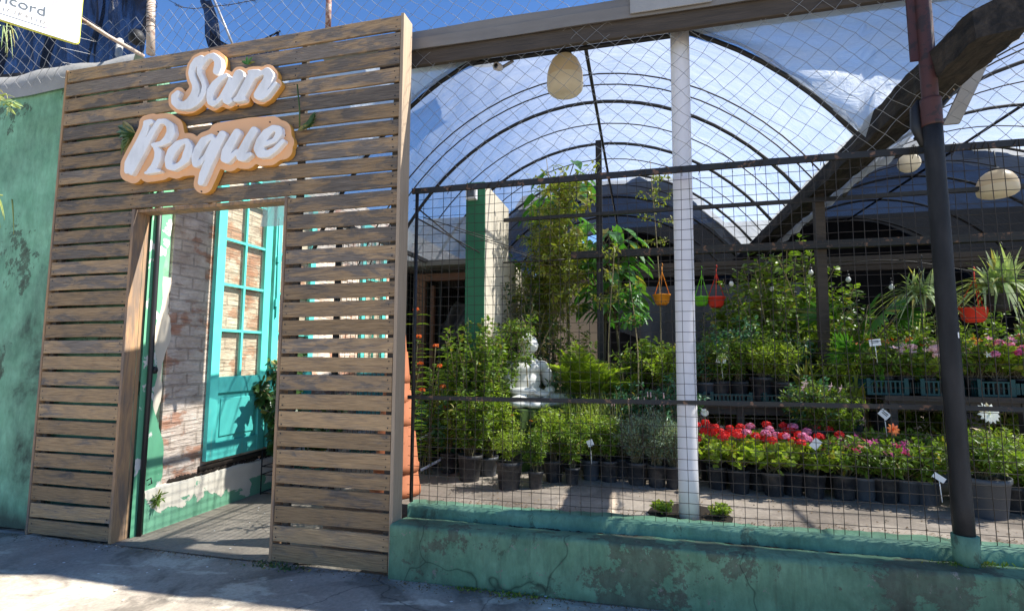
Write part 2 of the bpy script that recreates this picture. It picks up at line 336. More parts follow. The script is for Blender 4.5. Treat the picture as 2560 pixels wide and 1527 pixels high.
def leafm(name, a, b, tr=.35, rough=.42, yel=None):
    m = Mat(name, rough, 0, .45); r = m.geo('Random Per Island')
    c = m.mix(r, a, b)
    if yel: c = m.mix(m.ramp(m.noise(7, 2), [(.55, 0.), (.68, .8)]), c, yel)
    if a[1] > a[0]: c = m.mix(m.ramp(m.math('FRACT', m.math('MULTIPLY', r, 13.7)), [(.93, 0.), (.95, .75)]), c, (.34, .25, .05))
    m.color(c); nt = m.nt
    tl = nt.nodes.new('ShaderNodeBsdfTranslucent'); cc = m.mix(1., c, (1.25, 1.35, .55), 'MULTIPLY'); nt.links.new(cc, tl.inputs[0])
    ms = nt.nodes.new('ShaderNodeMixShader'); ms.inputs[0].default_value = tr
    nt.links.new(m.b.outputs[0], ms.inputs[1]); nt.links.new(tl.outputs[0], ms.inputs[2]); nt.links.new(ms.outputs[0], m.out.inputs[0]); return m.m
M['leaf'] = leafm('fresh_leaf', (.095, .17, .018), (.23, .33, .045), .4)
M['leaf_lime'] = leafm('lime_leaf', (.22, .32, .028), (.40, .49, .075), .45)
M['leaf_dark'] = leafm('dark_leaf', (.025, .06, .014), (.07, .13, .03), .25, .35)
M['leaf_grey'] = leafm('grey_green_leaf', (.22, .30, .20), (.38, .46, .35), .35, .6)
M['leaf_yel'] = leafm('yellow_green_leaf', (.16, .22, .03), (.34, .36, .06), .35)
M['leaf_blue'] = leafm('blue_green_leaf', (.04, .13, .06), (.10, .24, .12), .3)
M['leaf_bright'] = leafm('broad_bright_leaf', (.05, .17, .025), (.11, .28, .05), .4, .35)
M['leaf_str'] = leafm('striped_pale_leaf', (.22, .34, .10), (.55, .60, .34), .35)
M['grass_pale'] = leafm('straw_grass', (.26, .34, .08), (.50, .50, .20), .4)
M['stem'] = simple('green_brown_stem', (.12, .10, .05), .8, var=.4)
M['cane'] = simple('tan_cane', (.30, .24, .13), .7, var=.3)
def petal(name, a, b): return leafm(name, a, b, .25, .6)
M['red'] = petal('red_petals', (.70, .012, .015), (.85, .05, .04)); M['pink'] = petal('pink_petals', (.75, .16, .38), (.85, .38, .55))
M['magenta'] = petal('magenta_petals', (.55, .03, .22), (.72, .10, .34)); M['pale_pink'] = petal('pale_pink_petals', (.80, .45, .50), (.88, .66, .66))
M['orange'] = petal('orange_petals', (.85, .26, .02), (.90, .42, .05)); M['white_p'] = petal('white_petals', (.75, .76, .68), (.85, .85, .75))
M['orred'] = petal('orange_red_petals', (.72, .10, .02), (.85, .25, .04))
for k, c in dict(h_orange=(.85, .30, .03), h_red=(.70, .05, .03), h_green=(.16, .50, .03), banner=(.82, .82, .82), banner_edge=(.75, .75, .12), pink_band=(.62, .38, .46)).items():
    M[k] = simple('plastic_'+k.replace('h_', ''), c, .4, var=.06, bump=0)
rng = np.random.default_rng(7); np.random.seed(7); random.seed(7)
def struct(name, mb, m, bevel=0): o = mb.build(name, m, None, bevel, 'structure'); return o
def wobble_strip(x0, x1, n, f):
    return [(x0+(x1-x0)*i/n, f(x0+(x1-x0)*i/n)) for i in range(n+1)]
# ------------------------------------------------------------ ground
def sheet(x0, x1, y0, y1, z, nx, ny, amp=.0, hole=None):
    mb = MB(); xs = np.linspace(x0, x1, nx+1); ys = np.linspace(y0, y1, ny+1)
    V = [(x, y, z+amp*(math.sin(x*2.3+y*1.7)+math.sin(x*5.1-y*3.9)*.5)) for y in ys for x in xs]
    F = [(j*(nx+1)+i, j*(nx+1)+i+1, (j+1)*(nx+1)+i+1, (j+1)*(nx+1)+i) for j in range(ny) for i in range(nx)]
    return mb.add(V, F, True)
struct('ground', sheet(-120, 120, -120, 160, -.03, 8, 8), M['street'])
struct('street_pavement', sheet(-16, 12, -9, 3.19, 0, 140, 60, .004), M['street'])
struct('passage_floor', sheet(-3.85, -2.30, 3.19, 12, .004, 8, 40, .002), M['passage_floor'])
nf = MB(); nf.box((-2.28, 3.50, 0), (9, 14, .36)); struct('nursery_floor', nf, M['inner_floor'])

# ------------------------------------------------------------ roadside low wall with its stepped curb
def prof_wall(x0, x1, n, prof, jit):
    mb = MB(); V = []; m = len(prof)
    for i in range(n+1):
        x = x0+(x1-x0)*i/n
        for j, (y, z) in enumerate(prof):
            k = 0 if z <= 0 else jit
            V.append((x, y+k*(math.sin(x*3.1+j)*.5+rng.uniform(-.5, .5)), z+k*(math.sin(x*4.3+j*2)*.4+rng.uniform(-.5, .5))))
    F = [(i*m+j, (i+1)*m+j, (i+1)*m+j+1, i*m+j+1) for i in range(n) for j in range(m-1)]
    F += [tuple(range(m))[::-1], tuple(n*m+j for j in range(m))]
    return mb.add(V, F, True)
lw = thing('low_wall', 'stained green low plaster wall along the street under the mesh fence', 'wall', (1.5, 3.3, 0))
prof_wall(-1.575, 6.0, 150, [(3.145, 0), (3.152, .14), (3.157, .300), (3.160, .316), (3.168, .325), (3.185, .329), (3.30, .322), (3.42, .300)], .007).build('wall_body', M['green_low'], lw)
prof_wall(-1.575, 6.0, 190, [(3.405, .27), (3.408, .365), (3.417, .382), (3.47, .392), (3.53, .388), (3.56, .363)], .010).build('curb', M['green_curb'], lw)
mb = MB()
for i in range(110):
    x = rng.uniform(-1.5, 2.6); mb.lathe((x, 3.395+rng.uniform(-.012, .012), .296), [(0, .012), (rng.uniform(.008, .03), .006), (rng.uniform(.01, .035), 0)], 6)
mb.build('dirt_line', M['soil'], lw, kind='stuff')

# ------------------------------------------------------------ green house front (left) and passage wall
gw = thing('green_house_front', 'tall stained green plaster wall left of the slatted entrance', 'wall', (-6.5, 3.3, 0))
def grid_wall(x0, x1, y, z0, z1, nx, nz, amp, nrm=(0, -1, 0)):
    mb = MB(); V = []
    for j in range(nz+1):
        for i in range(nx+1):
            x = x0+(x1-x0)*i/nx; z = z0+(z1-z0)*j/nz; d = amp*(math.sin(x*3+z*2)+math.sin(x*7.3-z*5.1)*.5+rng.uniform(-.3, .3))
            if j == nz: z += .015*math.sin(x*4)+rng.uniform(-.008, .008)
            V.append((x, y+d, z))
    F = [(j*(nx+1)+i, j*(nx+1)+i+1, (j+1)*(nx+1)+i+1, (j+1)*(nx+1)+i) for j in range(nz) for i in range(nx)]
    return mb.add(V, F, True)
g = grid_wall(-10, -3.855, 3.30, 0, 3.74, 60, 36, .004); g.box((-10, 3.32, 0), (-3.87, 3.55, 3.72)); g.build('front_wall', M['green_wall'], gw)
mb = MB(); n = 70; V = []
for i in range(n+1):
    x = -10+(5.9)*i/n; s = math.sin(x*6)*.012+math.sin(x*13)*.008
    V += [(x, 3.272, 3.70+.012*math.sin(x*5.)), (x, 3.278, 3.82+s*.5), (x, 3.30, 3.93+s), (x, 3.6, 3.96+s)]
mb.add(V, [(i*4+j, (i+1)*4+j, (i+1)*4+j+1, i*4+j+1) for i in range(n) for j in range(3)], True)
mb.build('tarp_capping', M['white_tarp'], gw)
# passage wall: right-facing side of that house, receding from the street
pw = thing('passage_wall', 'whitewashed brick wall with peeling green corner inside the slatted entrance', 'wall', (-3.9, 6, 0))
mb = MB(); mb.box((-4.1, 3.56, .34), (-3.852, 11.5, 3.55)); mb.build('brick_face', M['brick'], pw)
mb = MB(); V = []; nz = 60
for j in range(nz+1):                                    # green corner strip with a ragged edge where the plaster broke away
    z = 3.5*j/nz; e = 3.47+.03*math.sin(z*3.1)+.018*math.sin(z*11)+rng.uniform(-.008, .008)+(.10 if z < .95 else 0)*max(0, 1-abs(z-.45)/.5)
    V += [(-3.835, 3.33, z), (-3.835, e, z), (-3.853, e+.006, z)]
mb.add(V, [(j*3+i, j*3+i+1, (j+1)*3+i+1, (j+1)*3+i) for j in range(nz) for i in range(2)])
mb.build('painted_corner', M['peel_green'], pw)
mb = MB(); V = []
for j in range(nz+1):                                    # cream plaster layer beside it
    z = 2.05*j/nz; e = 3.535+.03*math.sin(z*4.1+1)+.02*math.sin(z*13)+rng.uniform(-.008, .008)+max(0, .9-z)*.10
    V += [(-3.843, 3.40, z), (-3.843, e, z), (-3.854, e+.006, z)]
mb.add(V, [(j*3+i, j*3+i+1, (j+1)*3+i+1, (j+1)*3+i) for j in range(nz) for i in range(2)])
mb.build('plaster_layer', M['cream'], pw)
mb = MB(); V = []; n = 80
for i in range(n+1):
    y = 3.42+(8.0)*i/n; zt = .335+.008*math.sin(y*9)+rng.uniform(-.006, .006)
    V += [(-3.815, y, 0), (-3.818, y, zt-.02), (-3.825, y, zt), (-3.86, y, zt+.005)]
mb.add(V, [(i*4+j, (i+1)*4+j, (i+1)*4+j+1, i*4+j+1) for i in range(n) for j in range(3)])
mb.build('plinth', M['plinth'], pw)
mb = MB()
for i in range(60):
    y = rng.uniform(3.6, 5.2); mb.tube([(-3.84, y, .335), (-3.835, y+.03, .36), (-3.845, y+.07, .345)], [.004, rng.uniform(.01, .022), .004], 5)
mb.tube([(-3.845, 3.95, .39), (-3.845, 5.7, .40)], .028, 6)
mb.build('mossy_sill', M['soil'], pw)
ig = thing('iron_gate_edge', 'black iron gate bar with a knob and hook on the peeling green corner', 'gate', (-3.81, 3.385, 0)); (MB().tube([(-3.815, 3.385, 0.0), (-3.80, 3.375, 1.2), (-3.805, 3.37, 2.2), (-3.81, 3.37, 2.75)], .024, 5, sx=.7)).build('bar', M['black'], ig)
mb = MB(); mb.tube([(-3.79, 3.40, .42), (-3.76, 3.41, .44), (-3.75, 3.41, .40), (-3.78, 3.41, .385)], .005, 5); mb.build('hook', M['black'], ig)
mb = MB(); mb.lathe((-3.81, 3.42, 1.28), [(0, .03), (.02, .025), (.026, 0), (.02, -.025), (0, -.03)], 10); mb.build('knob', M['black'], ig)

# turquoise shutters leaning on the brick wall
def shutter(y0, y1, label):
    z0, z1 = .45, 3.30; X = -3.80
    t = thing('door_leaf', label, 'door', (X, (y0+y1)/2, z0), group='turquoise door leaves on the passage wall')
    fr = MB(); st = .10
    fr.box((X-.045, y0, z0), (X+.0, y0+st, z1)); fr.box((X-.045, y1-st, z0), (X+.0, y1, z1))
    for a, b in ((z0, z0+.15), (1.05, 1.20), (z1-.12, z1)): fr.box((X-.043, y0+st, a), (X-.002, y1-st, b))
    fr.build('stile_frame', M['turq'], t, .004)
    p = MB(); p.box((X-.04, y0+st, z0+.15), (X-.022, y1-st, 1.05)); p.box((X-.022, y0+st+.05, z0+.20), (X-.010, y1-st-.05, 1.0)); p.build('lower_panel', M['turq'], t, .006)
    br = MB(); ym = (y0+y1)/2
    br.box((X-.035, ym-.012, 1.20), (X-.006, ym+.012, z1-.12))
    for k in range(1, 5):
        z = 1.20+k*(z1-.12-1.20)/4.55; 
        if z < z1-.15: br.box((X-.034, y0+st, z-.012), (X-.007, ym-.012, z+.012)); br.box((X-.034, ym+.012, z-.012), (X-.007, y1-st, z+.012))
    br.build('glazing_bars', M['turq'], t)
    q = MB(); q.quad((X-.022, y0+st, 1.20), (X-.022, y1-st, 1.20), (X-.022, y1-st, z1-.12), (X-.022, y0+st, z1-.12)); q.build('glass_panes', M['glass'], t)
    return t
s1 = shutter(3.985, 4.72, 'turquoise glazed door leaf nearest the slatted entrance, its lower panel behind ivy')
s2 = shutter(4.77, 5.50, 'turquoise glazed door leaf second from the street, partly behind the right slat panel')
mb = MB(); mb.tube([(-3.79, 4.80, 1.8), (-3.79, 4.80, 2.9)], .008, 5); mb.box((-3.80, 4.78, 1.92), (-3.775, 4.82, 2.0)); mb.box((-3.80, 4.78, 2.4), (-3.775, 4.82, 2.46)); mb.build('bolt', M['turq'], s2)
shutter(6.6, 7.3, 'third turquoise door leaf, deep in the passage behind the right slat panel')
# cream and green building block seen through the slats
bk = thing('back_house', 'cream and pale green house at the far end of the passage, seen between slats', 'building', (-3, 12.2, 0))
MB().box((-5.6, 12.0, 0), (-.9, 12.3, 3.1)).build('wall', M['cream'], bk)
MB().box((-4.0, 11.96, .1), (-3.1, 12.0, 2.5)).build('door', M['turq'], bk)
MB().box((-5.8, 11.8, 3.1), (-.7, 12.5, 3.2)).build('roof', M['sheet'], bk)

# ------------------------------------------------------------ slatted entrance
en = thing('slatted_entrance', 'tall wooden slatted entrance frame with a doorway, carrying the big white lettering', 'gate', (-3.15, 3.25, 0))
ZH, ZT, PI_ = 2.545, 3.81, .1272
def slats(x0, x1, zs):
    mb = MB()
    for z in zs:
        h = .1045+rng.uniform(-.004, .003); d = rng.uniform(-.003, .003); tl = rng.uniform(-.003, .003)
        n = max(2, int((x1-x0)/.35)); bow = rng.uniform(-.0025, .0025, n+1); V = []
        for i in range(n+1):
            x = x0+(x1-x0)*i/n+(rng.uniform(-.003, .003) if i in (0, n) else 0); zz = z+tl*(i/n-.5)+bow[i]
            V += [(x, 3.20+d, zz), (x, 3.20+d, zz+h), (x, 3.222+d, zz+h), (x, 3.222+d, zz)]
        F = [(i*4+j, (i+1)*4+j, (i+1)*4+(j+1) % 4, i*4+(j+1) % 4) for i in range(n) for j in range(4)]+[(0, 1, 2, 3), (n*4+3, n*4+2, n*4+1, n*4)]
        mb.add(V, F)
    return mb
top = [ZH+.012+PI_*k for k in range(10)]; low = [.015+PI_*k for k in range(20)]
slats(-4.685, -1.605, top).build('header_slats', M['slat'], en, .002)
slats(-4.685, -3.885, low).build('left_slats', M['slat'], en, .002)
slats(-2.468, -1.605, low).build('right_slats', M['slat'], en, .002)
nails = MB()
for zs, xs in ((top, (-4.65, -3.9, -2.45, -1.64)), (low, (-4.65, -3.91, -2.44, -1.635))):
    for z in zs:
        for x in xs:
            for dz in (.024, .078):
                if rng.random() < .93:
                    c = np.array((x+rng.uniform(-.008, .008), 3.1965, z+dz+rng.uniform(-.006, .006))); r = rng.uniform(.004, .0065)
                    nails.add([c+np.array((r*math.cos(a), 0, r*math.sin(a))) for a in np.arange(6)*math.pi/3]+[c+np.array((0, -.001, 0))], [(i, (i+1) % 6, 6) for i in range(6)])
nails.build('nail_heads', M['black'], en, kind='stuff')
def board(name, a, b, m='post'): return MB().box(a, b).build(name, M[m], en, .003)
board('right_side_board', (-1.603, 3.196, .0), (-1.578, 3.335, ZT+.012), 'pale_wood')
board('outer_board', (-4.708, 3.196, .0), (-4.687, 3.33, ZT))
board('doorway_jamb', (-3.884, 3.196, .0), (-3.858, 3.335, ZH+.004))
board('doorway_jamb', (-2.492, 3.196, .0), (-2.470, 3.335, ZH+.004))
board('doorway_lintel', (-3.858, 3.224, ZH-.018), (-2.492, 3.335, ZH+.006))
for x in (-4.66, -3.20, -2.42, -1.66):
    board('batten', (x, 3.226, ZH+.01 if -3.8 < x < -2.5 else .03), (x+.045, 3.262, ZT-.01), 'dark_wood')
board('batten', (-3.93, 3.226, .03), (-3.888, 3.262, ZT-.01), 'dark_wood')
board('back_rail', (-2.44, 3.228, .95), (-1.62, 3.26, .985), 'dark_wood')

# ------------------------------------------------------------ mesh fence
fe = thing('mesh_fence', 'black welded wire mesh fence with flaking rails along the nursery front', 'fence', (0, 3.45, .38))
X0, X1 = -1.60, 3.6; Z0, Z1, ZM = .385, 2.60, 1.113
mb = MB(); st = .0655; xs = np.arange(X0+.03, X1, st); zs = np.arange(.44, Z1, st)
for x in xs:
    ph, a, b = rng.uniform(0, 6), rng.uniform(.002, .007), rng.uniform(-.006, .006)
    p = [(x+a*math.sin(z*3+ph)+b*(z-1), 3.452, z) for z in np.linspace(Z0-.02, Z1, 9)]; mb.tube(p, .0021, 4, cap=False)
for z in zs:
    ph, a = rng.uniform(0, 6), rng.uniform(.001, .004)
    p = [(x, 3.4565, z+a*math.sin(x*2+ph)+.0015*math.sin(x*19+ph)) for x in np.linspace(X0, X1, 40)]; mb.tube(p, .0021, 4, cap=False)
mb.build('wire_mesh', M['wire'], fe)
def rail(z, h, name, y=3.44):
    n = 60; V = []; 
    for i in range(n+1):
        x = X0+(X1-X0)*i/n; e = rng.uniform(-.0018, .0018, 4); zz = z+.004*math.sin(x*1.3)
        V += [(x, y-.012+e[0], zz-h+e[1]), (x, y-.012+e[2], zz+h+e[3]), (x, y+.008, zz+h), (x, y+.008, zz-h)]
    return MB().add(V, [(i*4+j, (i+1)*4+j, (i+1)*4+(j+1) % 4, i*4+(j+1) % 4) for i in range(n) for j in range(4)], False).build(name, M['rail'], fe)
rail(2.60, .020, 'top_rail'); rail(ZM, .013, 'middle_rail')
MB().tube([(-1.575, 3.47, .39), (-1.575, 3.47, 2.6)], .014, 6).build('end_post', M['black'], fe)
mb = MB()                                                # loose tie wires
for i in range(26):
    x = rng.uniform(-1.5, 2.4); mb.tube([(x, 3.425, 2.58), (x+.015, 3.42, 2.605+rng.uniform(0, .03)), (x+.03, 3.43, 2.62), (x+.02+rng.uniform(-.03, .03), 3.42, 2.55)], .0022, 4)
mb.build('tie_wires', M['wire'], fe, kind='stuff')
# side mesh between passage and nursery floor (seen in the slat gaps)
sf = thing('side_mesh_fence', 'dark wire mesh side fence running back beside the passage, behind the right slats', 'fence', (-2.3, 5, .36))
mb = MB()
for y in np.arange(3.6, 8.0, .075): mb.tube([(-2.30, y, .36), (-2.30, y, 2.45)], .0025, 4, cap=False)
for z in np.arange(.42, 2.45, .075): mb.tube([(-2.303, 3.6, z), (-2.303, 8.0, z)], .0025, 4, cap=False)
mb.build('wire_mesh', M['wire'], sf)
MB().box((-2.32, 3.6, 2.43), (-2.29, 8.0, 2.47)).build('top_rail', M['black'], sf)
for y in (3.62, 5.8, 8.0): MB().box((-2.32, y-.02, .36), (-2.285, y+.02, 2.43)).build('post', M['black'], sf)

# ------------------------------------------------------------ chain-link netting above the rail
ch = MB(); CW, CH = .134, .125; nx = int(9.6/CW); nz = 21; XL, ZL = -6.2, 2.60
J = rng.uniform(-.007, .007, (nx*2+2, nz*2+2, 3))
def cp(i, j): q = J[i, j]; return (XL+i*CW/2+q[0]+.02*math.sin(j*.7), (3.47 if XL+i*CW/2 > -4.75 else 3.23)+q[1]*.6+.025*math.sin(i*.3+j*.2), ZL+j*CH/2+q[2]+.025*math.sin(i*.17+j*.11)*min(1, j/4))
for j in range(0, nz+8):
    for i in range(nx*2):
        if (i+j) % 2: continue
        if j+1 < nz*2 and cp(i, j)[0] > -1.62 or (j > 18 and j < nz*2):
            a = np.array(cp(i, j))
            for di in (1, -1):
                if i+di < 0: continue
                b = np.array(cp(i+di, j+1)); m_ = (a+b)/2+rng.uniform(-.003, .003, 3)
                ch.tube([a, m_, b], .0018, 3, cap=False)
co = solo(ch, 'chain_link_netting', M['chain'], 'loose galvanised diamond netting stretched above the mesh fence and entrance', 'netting')

# ------------------------------------------------------------ posts and beams of the front
p = thing('corner_post', 'thick dark round post on the low wall, maroon above and black below', 'post', (1.635, 3.33, .3))
def ring(z0, z1, r, c=(1.635, 3.33), lean=0.0, nm='shaft', m='post_black'):
    mb = MB(); n = 14; mb.tube([(c[0]+lean*(z-.3), c[1], z) for z in np.linspace(z0, z1, n)], [r+rng.uniform(-.0008, .0008) for _ in range(n)], 20); return mb.build(nm, M[m], p)
ring(.455, 2.72, .046); ring(2.70, 4.3, .040, nm='upper_shaft', m='maroon'); ring(2.70, 2.86, .050, nm='collar', m='maroon')
mb = MB(); mb.tube([(1.635, 3.325, .30), (1.635, 3.325, .36), (1.635, 3.327, .47)], [.050, .058, .060], 20); mb.build('painted_foot', M['green_curb'], p)
MB().box((1.555, 3.33, 3.10), (1.60, 3.345, 3.58)).build('bracket_plate', M['maroon'], p)
mb = MB(); mb.tube([(1.60, 3.36, 2.60), (1.575, 3.37, 2.72), (1.58, 3.38, 2.83), (1.60, 3.38, 2.88)], [.018, .03, .026, .01], 8); mb.build('dark_wrap', M['black'], p)
mb = MB(); mb.lathe((0, 0, 0), [(0, 0), (.005, 0)], 6); mb = MB().box((1.652, 3.2785, 1.50), (1.657, 3.2805, 1.53)); mb.build('paint_chip', M['tagw'], p)
wp = thing('white_pole', 'tall white round pole just behind the mesh fence', 'pole', (.295, 3.66, .36))
mb = MB(); mb.tube([(.283+.012*(z-.36)*.8, 3.66, z) for z in np.linspace(.36, 3.72, 12)], .0635, 28); mb.build('pipe', M['white_pvc'], wp)
MB().tube([(.315, 3.66, 3.64), (.315, 3.66, 3.78)], .056, 24).build('pipe_top', M['steel'], wp)
be = thing('front_gutter_beam', 'long grey sheet gutter on dark timber across the front of the greenhouse', 'beam', (1, 3.5, 3.7))
mb = MB(); n = 80; V = []
for i in range(n+1):
    x = -1.9+7.4*i/n; e = .004*math.sin(x*5)
    V += [(x, 3.425+e, 3.683), (x, 3.418+e, 3.765), (x, 3.43+e, 3.77), (x, 3.428, 3.832+e), (x, 3.45, 3.836+e), (x, 4.05, 3.955), (x, 4.05, 3.943), (x, 3.47, 3.70)]  # hidden rear part of the gutter widened to block sun from ledge and street
mb.add(V, [(i*8+j, (i+1)*8+j, (i+1)*8+(j+1) % 8, i*8+(j+1) % 8) for i in range(n) for j in range(8)]+[tuple(range(8)), tuple(n*8+j for j in range(8))[::-1]]); mb.build('gutter_sheet', M['sheet'], be)
MB().box((-1.9, 3.452, 3.572), (5.5, 3.492, 3.695)).build('timber', M['dark_wood'], be, .006)
MB().box((-.02, 3.405, 3.70), (.50, 3.414, 3.875)).build('patch_sheet', M['white_tarp'], be, .002)
ti = MB(); ti.tube([(x, 4.02, 3.88) for x in np.linspace(-2.6, 2.6, 14)], .022, 6); solo(ti, 'tie_bar', M['black'], 'thin dark bar right under the front gutter beam', 'bar')
# valley gutter between the two tunnels
vg = MB(); n = 80; V = []
LO = np.array([(1.88, 3, 3.05), (1.88, 10, 3.05)])
for i in range(n+1):
    y = 2.92+7.6*(i/n)**1.3; e = rng.uniform(-.008, .008, 8); w_ = .004*math.sin(y*4)
    V += [(1.635+e[0], y, 3.125+e[1]+w_), (1.655+e[2], y, 2.975+e[3]), (1.885+e[4], y, 3.00+e[5]), (1.90+e[6], y, 3.16), (1.76, y, 3.17)]
vg.add(V, [(i*5+j, (i+1)*5+j, (i+1)*5+(j+1) % 5, i*5+(j+1) % 5) for i in range(n) for j in range(5)]+[tuple(range(5)), tuple(n*5+j for j in range(5))[::-1]])
vt = thing('valley_beam', 'rough dark timber running back between the two greenhouse tunnels', 'beam', (1.85, 5, 3.1)); vg.build('timber', M['gutter_wood'], vt)
mb = MB()
for i in range(40):
    y = rng.uniform(3.4, 5); x = np.interp(y, LO[:, 1], LO[:, 0])-rng.uniform(0, .12); zz = np.interp(y, LO[:, 1], LO[:, 2]); mb.tube([(x, y, zz+.01), (x-.02, y+.02, zz-.02), (x+rng.uniform(-.04, .04), y+.05, zz-.03+rng.uniform(-.03, .02))], [.004, .008, .002], 4)
mb.build('torn_edge', M['pale_pole'], vt)
pb = thing('pale_plank', 'pale slanting plank right of the dark post, beside the valley timber', 'plank', (2.05, 3.6, 3.1))
a = at(2455, 0, y=3.55); b = at(2325, 275, y=3.75); d = (b-a)
mb = MB(); V = []
for t in (0, 1.0):
    c = a+d*t*1.1; V += [c+np.array((-.045, 0, 0)), c+np.array((.045, 0, 0)), c+np.array((.045, .02, 0)), c+np.array((-.045, .02, 0))]
mb.add(V, [(0, 1, 2, 3), (7, 6, 5, 4), (0, 4, 5, 1), (1, 5, 6, 2), (2, 6, 7, 3), (3, 7, 4, 0)]); mb.build('plank', M['white_tarp'], pb)

# ------------------------------------------------------------ polytunnels
YS = [3.95, 5.25, 6.35, 7.45, 8.6, 9.8, 11.0]
def arch_pts(xc, y, n=28, lift=0):
    zl, zr = (2.28, 2.94) if xc < 1 else (2.86, 2.28)       # the valley side stops on the shared timber
    A = np.linspace(math.pi-math.asin((zl-.8)/3.23), math.asin((zr-.8)/3.23), n)
    return [(xc+(2.6+lift)*math.cos(a), y, .8+(3.23+lift)*math.sin(a)) for a in A]
def tunnel(xc, name, label, shade_from, film_m='film'):
    t = thing(name, label, 'greenhouse', (xc, 7, .36))
    mb = MB()
    for y in YS:
        o = MB(); o.tube(arch_pts(xc, y), .0175, 8); o.build('hoop', M['black'], t)
    w = MB()
    for y in (4.72, 4.92, 5.8, 6.9, 8.0): w.tube(arch_pts(xc, y, lift=.01), .007, 5)
    w.build('thin_hoops', M['wire'], t)
    f = MB(); ys = np.linspace(3.90, shade_from+.6, 70); na = 44; V = []
    P0 = np.array(arch_pts(xc, 0, na, .028))
    for j, y in enumerate(ys):
        d = min(abs(y-q) for q in YS+[4.72, 4.92, 5.8, 6.9, 8.0]); sag = min(d, .35)*.10
        for i in range(na):
            c = P0[i]; s = 1-(sag*(1+.4*math.sin(i*1.9+j))+.006*math.sin(i*2.7+y*3))/3
            V.append((xc+(c[0]-xc)*s, y, .8+(c[2]-.8)*s))
    F = [(j*na+i, j*na+i+1, (j+1)*na+i+1, (j+1)*na+i) for j in range(len(ys)-1) for i in range(na-1)]
    f.add(V, F, True); f.build('film_cover', M[film_m], t)
    r = MB(); zr = 4.0; r.tube([(xc+.07, 3.95, zr), (xc+.07, 11.2, zr)], .018, 6); r.build('ridge_pipe', M['black'], t)
    c = MB()                                             # added dark sheet stands in for tree shadow and dust on rear film
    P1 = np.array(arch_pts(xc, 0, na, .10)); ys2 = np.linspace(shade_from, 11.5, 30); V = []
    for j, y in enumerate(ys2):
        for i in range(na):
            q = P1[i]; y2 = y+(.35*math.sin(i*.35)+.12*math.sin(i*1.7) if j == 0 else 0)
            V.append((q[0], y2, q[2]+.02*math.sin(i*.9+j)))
    c.add(V, [(j*na+i, j*na+i+1, (j+1)*na+i+1, (j+1)*na+i) for j in range(29) for i in range(na-1)], True); c.build('shadow_sheet', M['shade'], t)
    return t
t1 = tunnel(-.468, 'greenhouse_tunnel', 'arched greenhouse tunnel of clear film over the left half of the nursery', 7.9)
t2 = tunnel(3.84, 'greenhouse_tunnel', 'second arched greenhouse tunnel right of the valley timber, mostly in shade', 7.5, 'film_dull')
gb = MB(); na = 60; V = []; F = []                       # milky end sheet between the front hoop and the gutter
xs_ = np.linspace(-3.3, 2.6, na+1); nr = 12
for i, x in enumerate(xs_):
    u = (x+.468)/2.6; za = .8+3.23*math.sqrt(max(0, 1-u*u)) if abs(u) < 1 else 2.3
    za = max(za, 2.55)
    if x > 1.55: za = max(3.12, .8+3.23*math.sqrt(max(0, 1-((x-3.84)/2.6)**2)))
    for j in range(nr+1):
        z = za+(3.93-za)*j/nr if za < 3.93 else 3.93+(za-3.93)*j/nr*.2
        V.append((x, 3.93+.035*math.sin(z*9+x*5)*math.sin(x*3)+.015*math.sin(z*31+x*7), z))
F = [(i*(nr+1)+j, (i+1)*(nr+1)+j, (i+1)*(nr+1)+j+1, i*(nr+1)+j+1) for i in range(na) for j in range(nr)]
gb.add(V, F, True); gb.build('end_film', M['gable'], t1)
mb = MB(); V = []                                        # added sheet, hidden above the passage, blocks sun to shade the brick
for i in range(13):
    t = i/12; V += [(-2.85+1.55*t, 3.80+.40*t, 4.17+.01*math.sin(i*2)), (-2.85+1.55*t, 4.22+.38*t, 4.17+.01*math.sin(i*2+1))]
mb.add(V, [(2*i, 2*i+2, 2*i+3, 2*i+1) for i in range(12)], True); solo(mb, 'shade_blocker', M['sheet'], 'hidden sheet added above the passage to shade the brick wall, behind the entrance top', 'shade blocker')
# rear and side dark nets closing the nursery
rn = MB(); rn.add([(-3.2, 11.3, .3), (7.5, 11.3, .3), (7.5, 11.3, 4.2), (-3.2, 11.3, 4.2)], [(0, 1, 2, 3)])
rn.box((-3.2, 11.3, .3), (7.5, 11.33, 4.2)); rn.v.pop(0); rn = MB().box((-.8, 11.5, .3), (7.5, 11.53, 4.2))
M['dark_net'] = simple('black_netting_wall', (.012, .013, .016), .9, var=.5, scale=3)
solo(rn, 'rear_net_wall', M['dark_net'], 'dark netting wall closing the rear of the nursery', 'screen')
solo(MB().box((6.6, 3.6, .3), (6.63, 11.5, 2.7)), 'side_net_wall', M['dark_net'], 'dark netting wall along the far right side of the nursery', 'screen')
# dull hanging sheets deep inside
mb = MB(); n = 30; V = []
for i in range(n+1):
    t = i/n; x = -.3+2.6*t; y = 8.2+.06*math.sin(i*1.1); sg = 1.75+1.1*abs(t-.42)**1.2 if t < .42 else 1.65+.9*(t-.42)
    V += [(x, y, 2.46), (x, y+.05*math.sin(i*1.7), (2.46+sg)/2), (x, y+.08*math.sin(i), sg-.35)]
mb.add(V, [(i*3+j, (i+1)*3+j, (i+1)*3+j+1, i*3+j+1) for i in range(n) for j in range(2)], True)
solo(mb, 'hanging_plastic', simple('dusty_grey_plastic', (.085, .09, .10), .6, var=.4, scale=3), 'draped dusty grey plastic sheet hanging behind the orange pot', 'sheet')
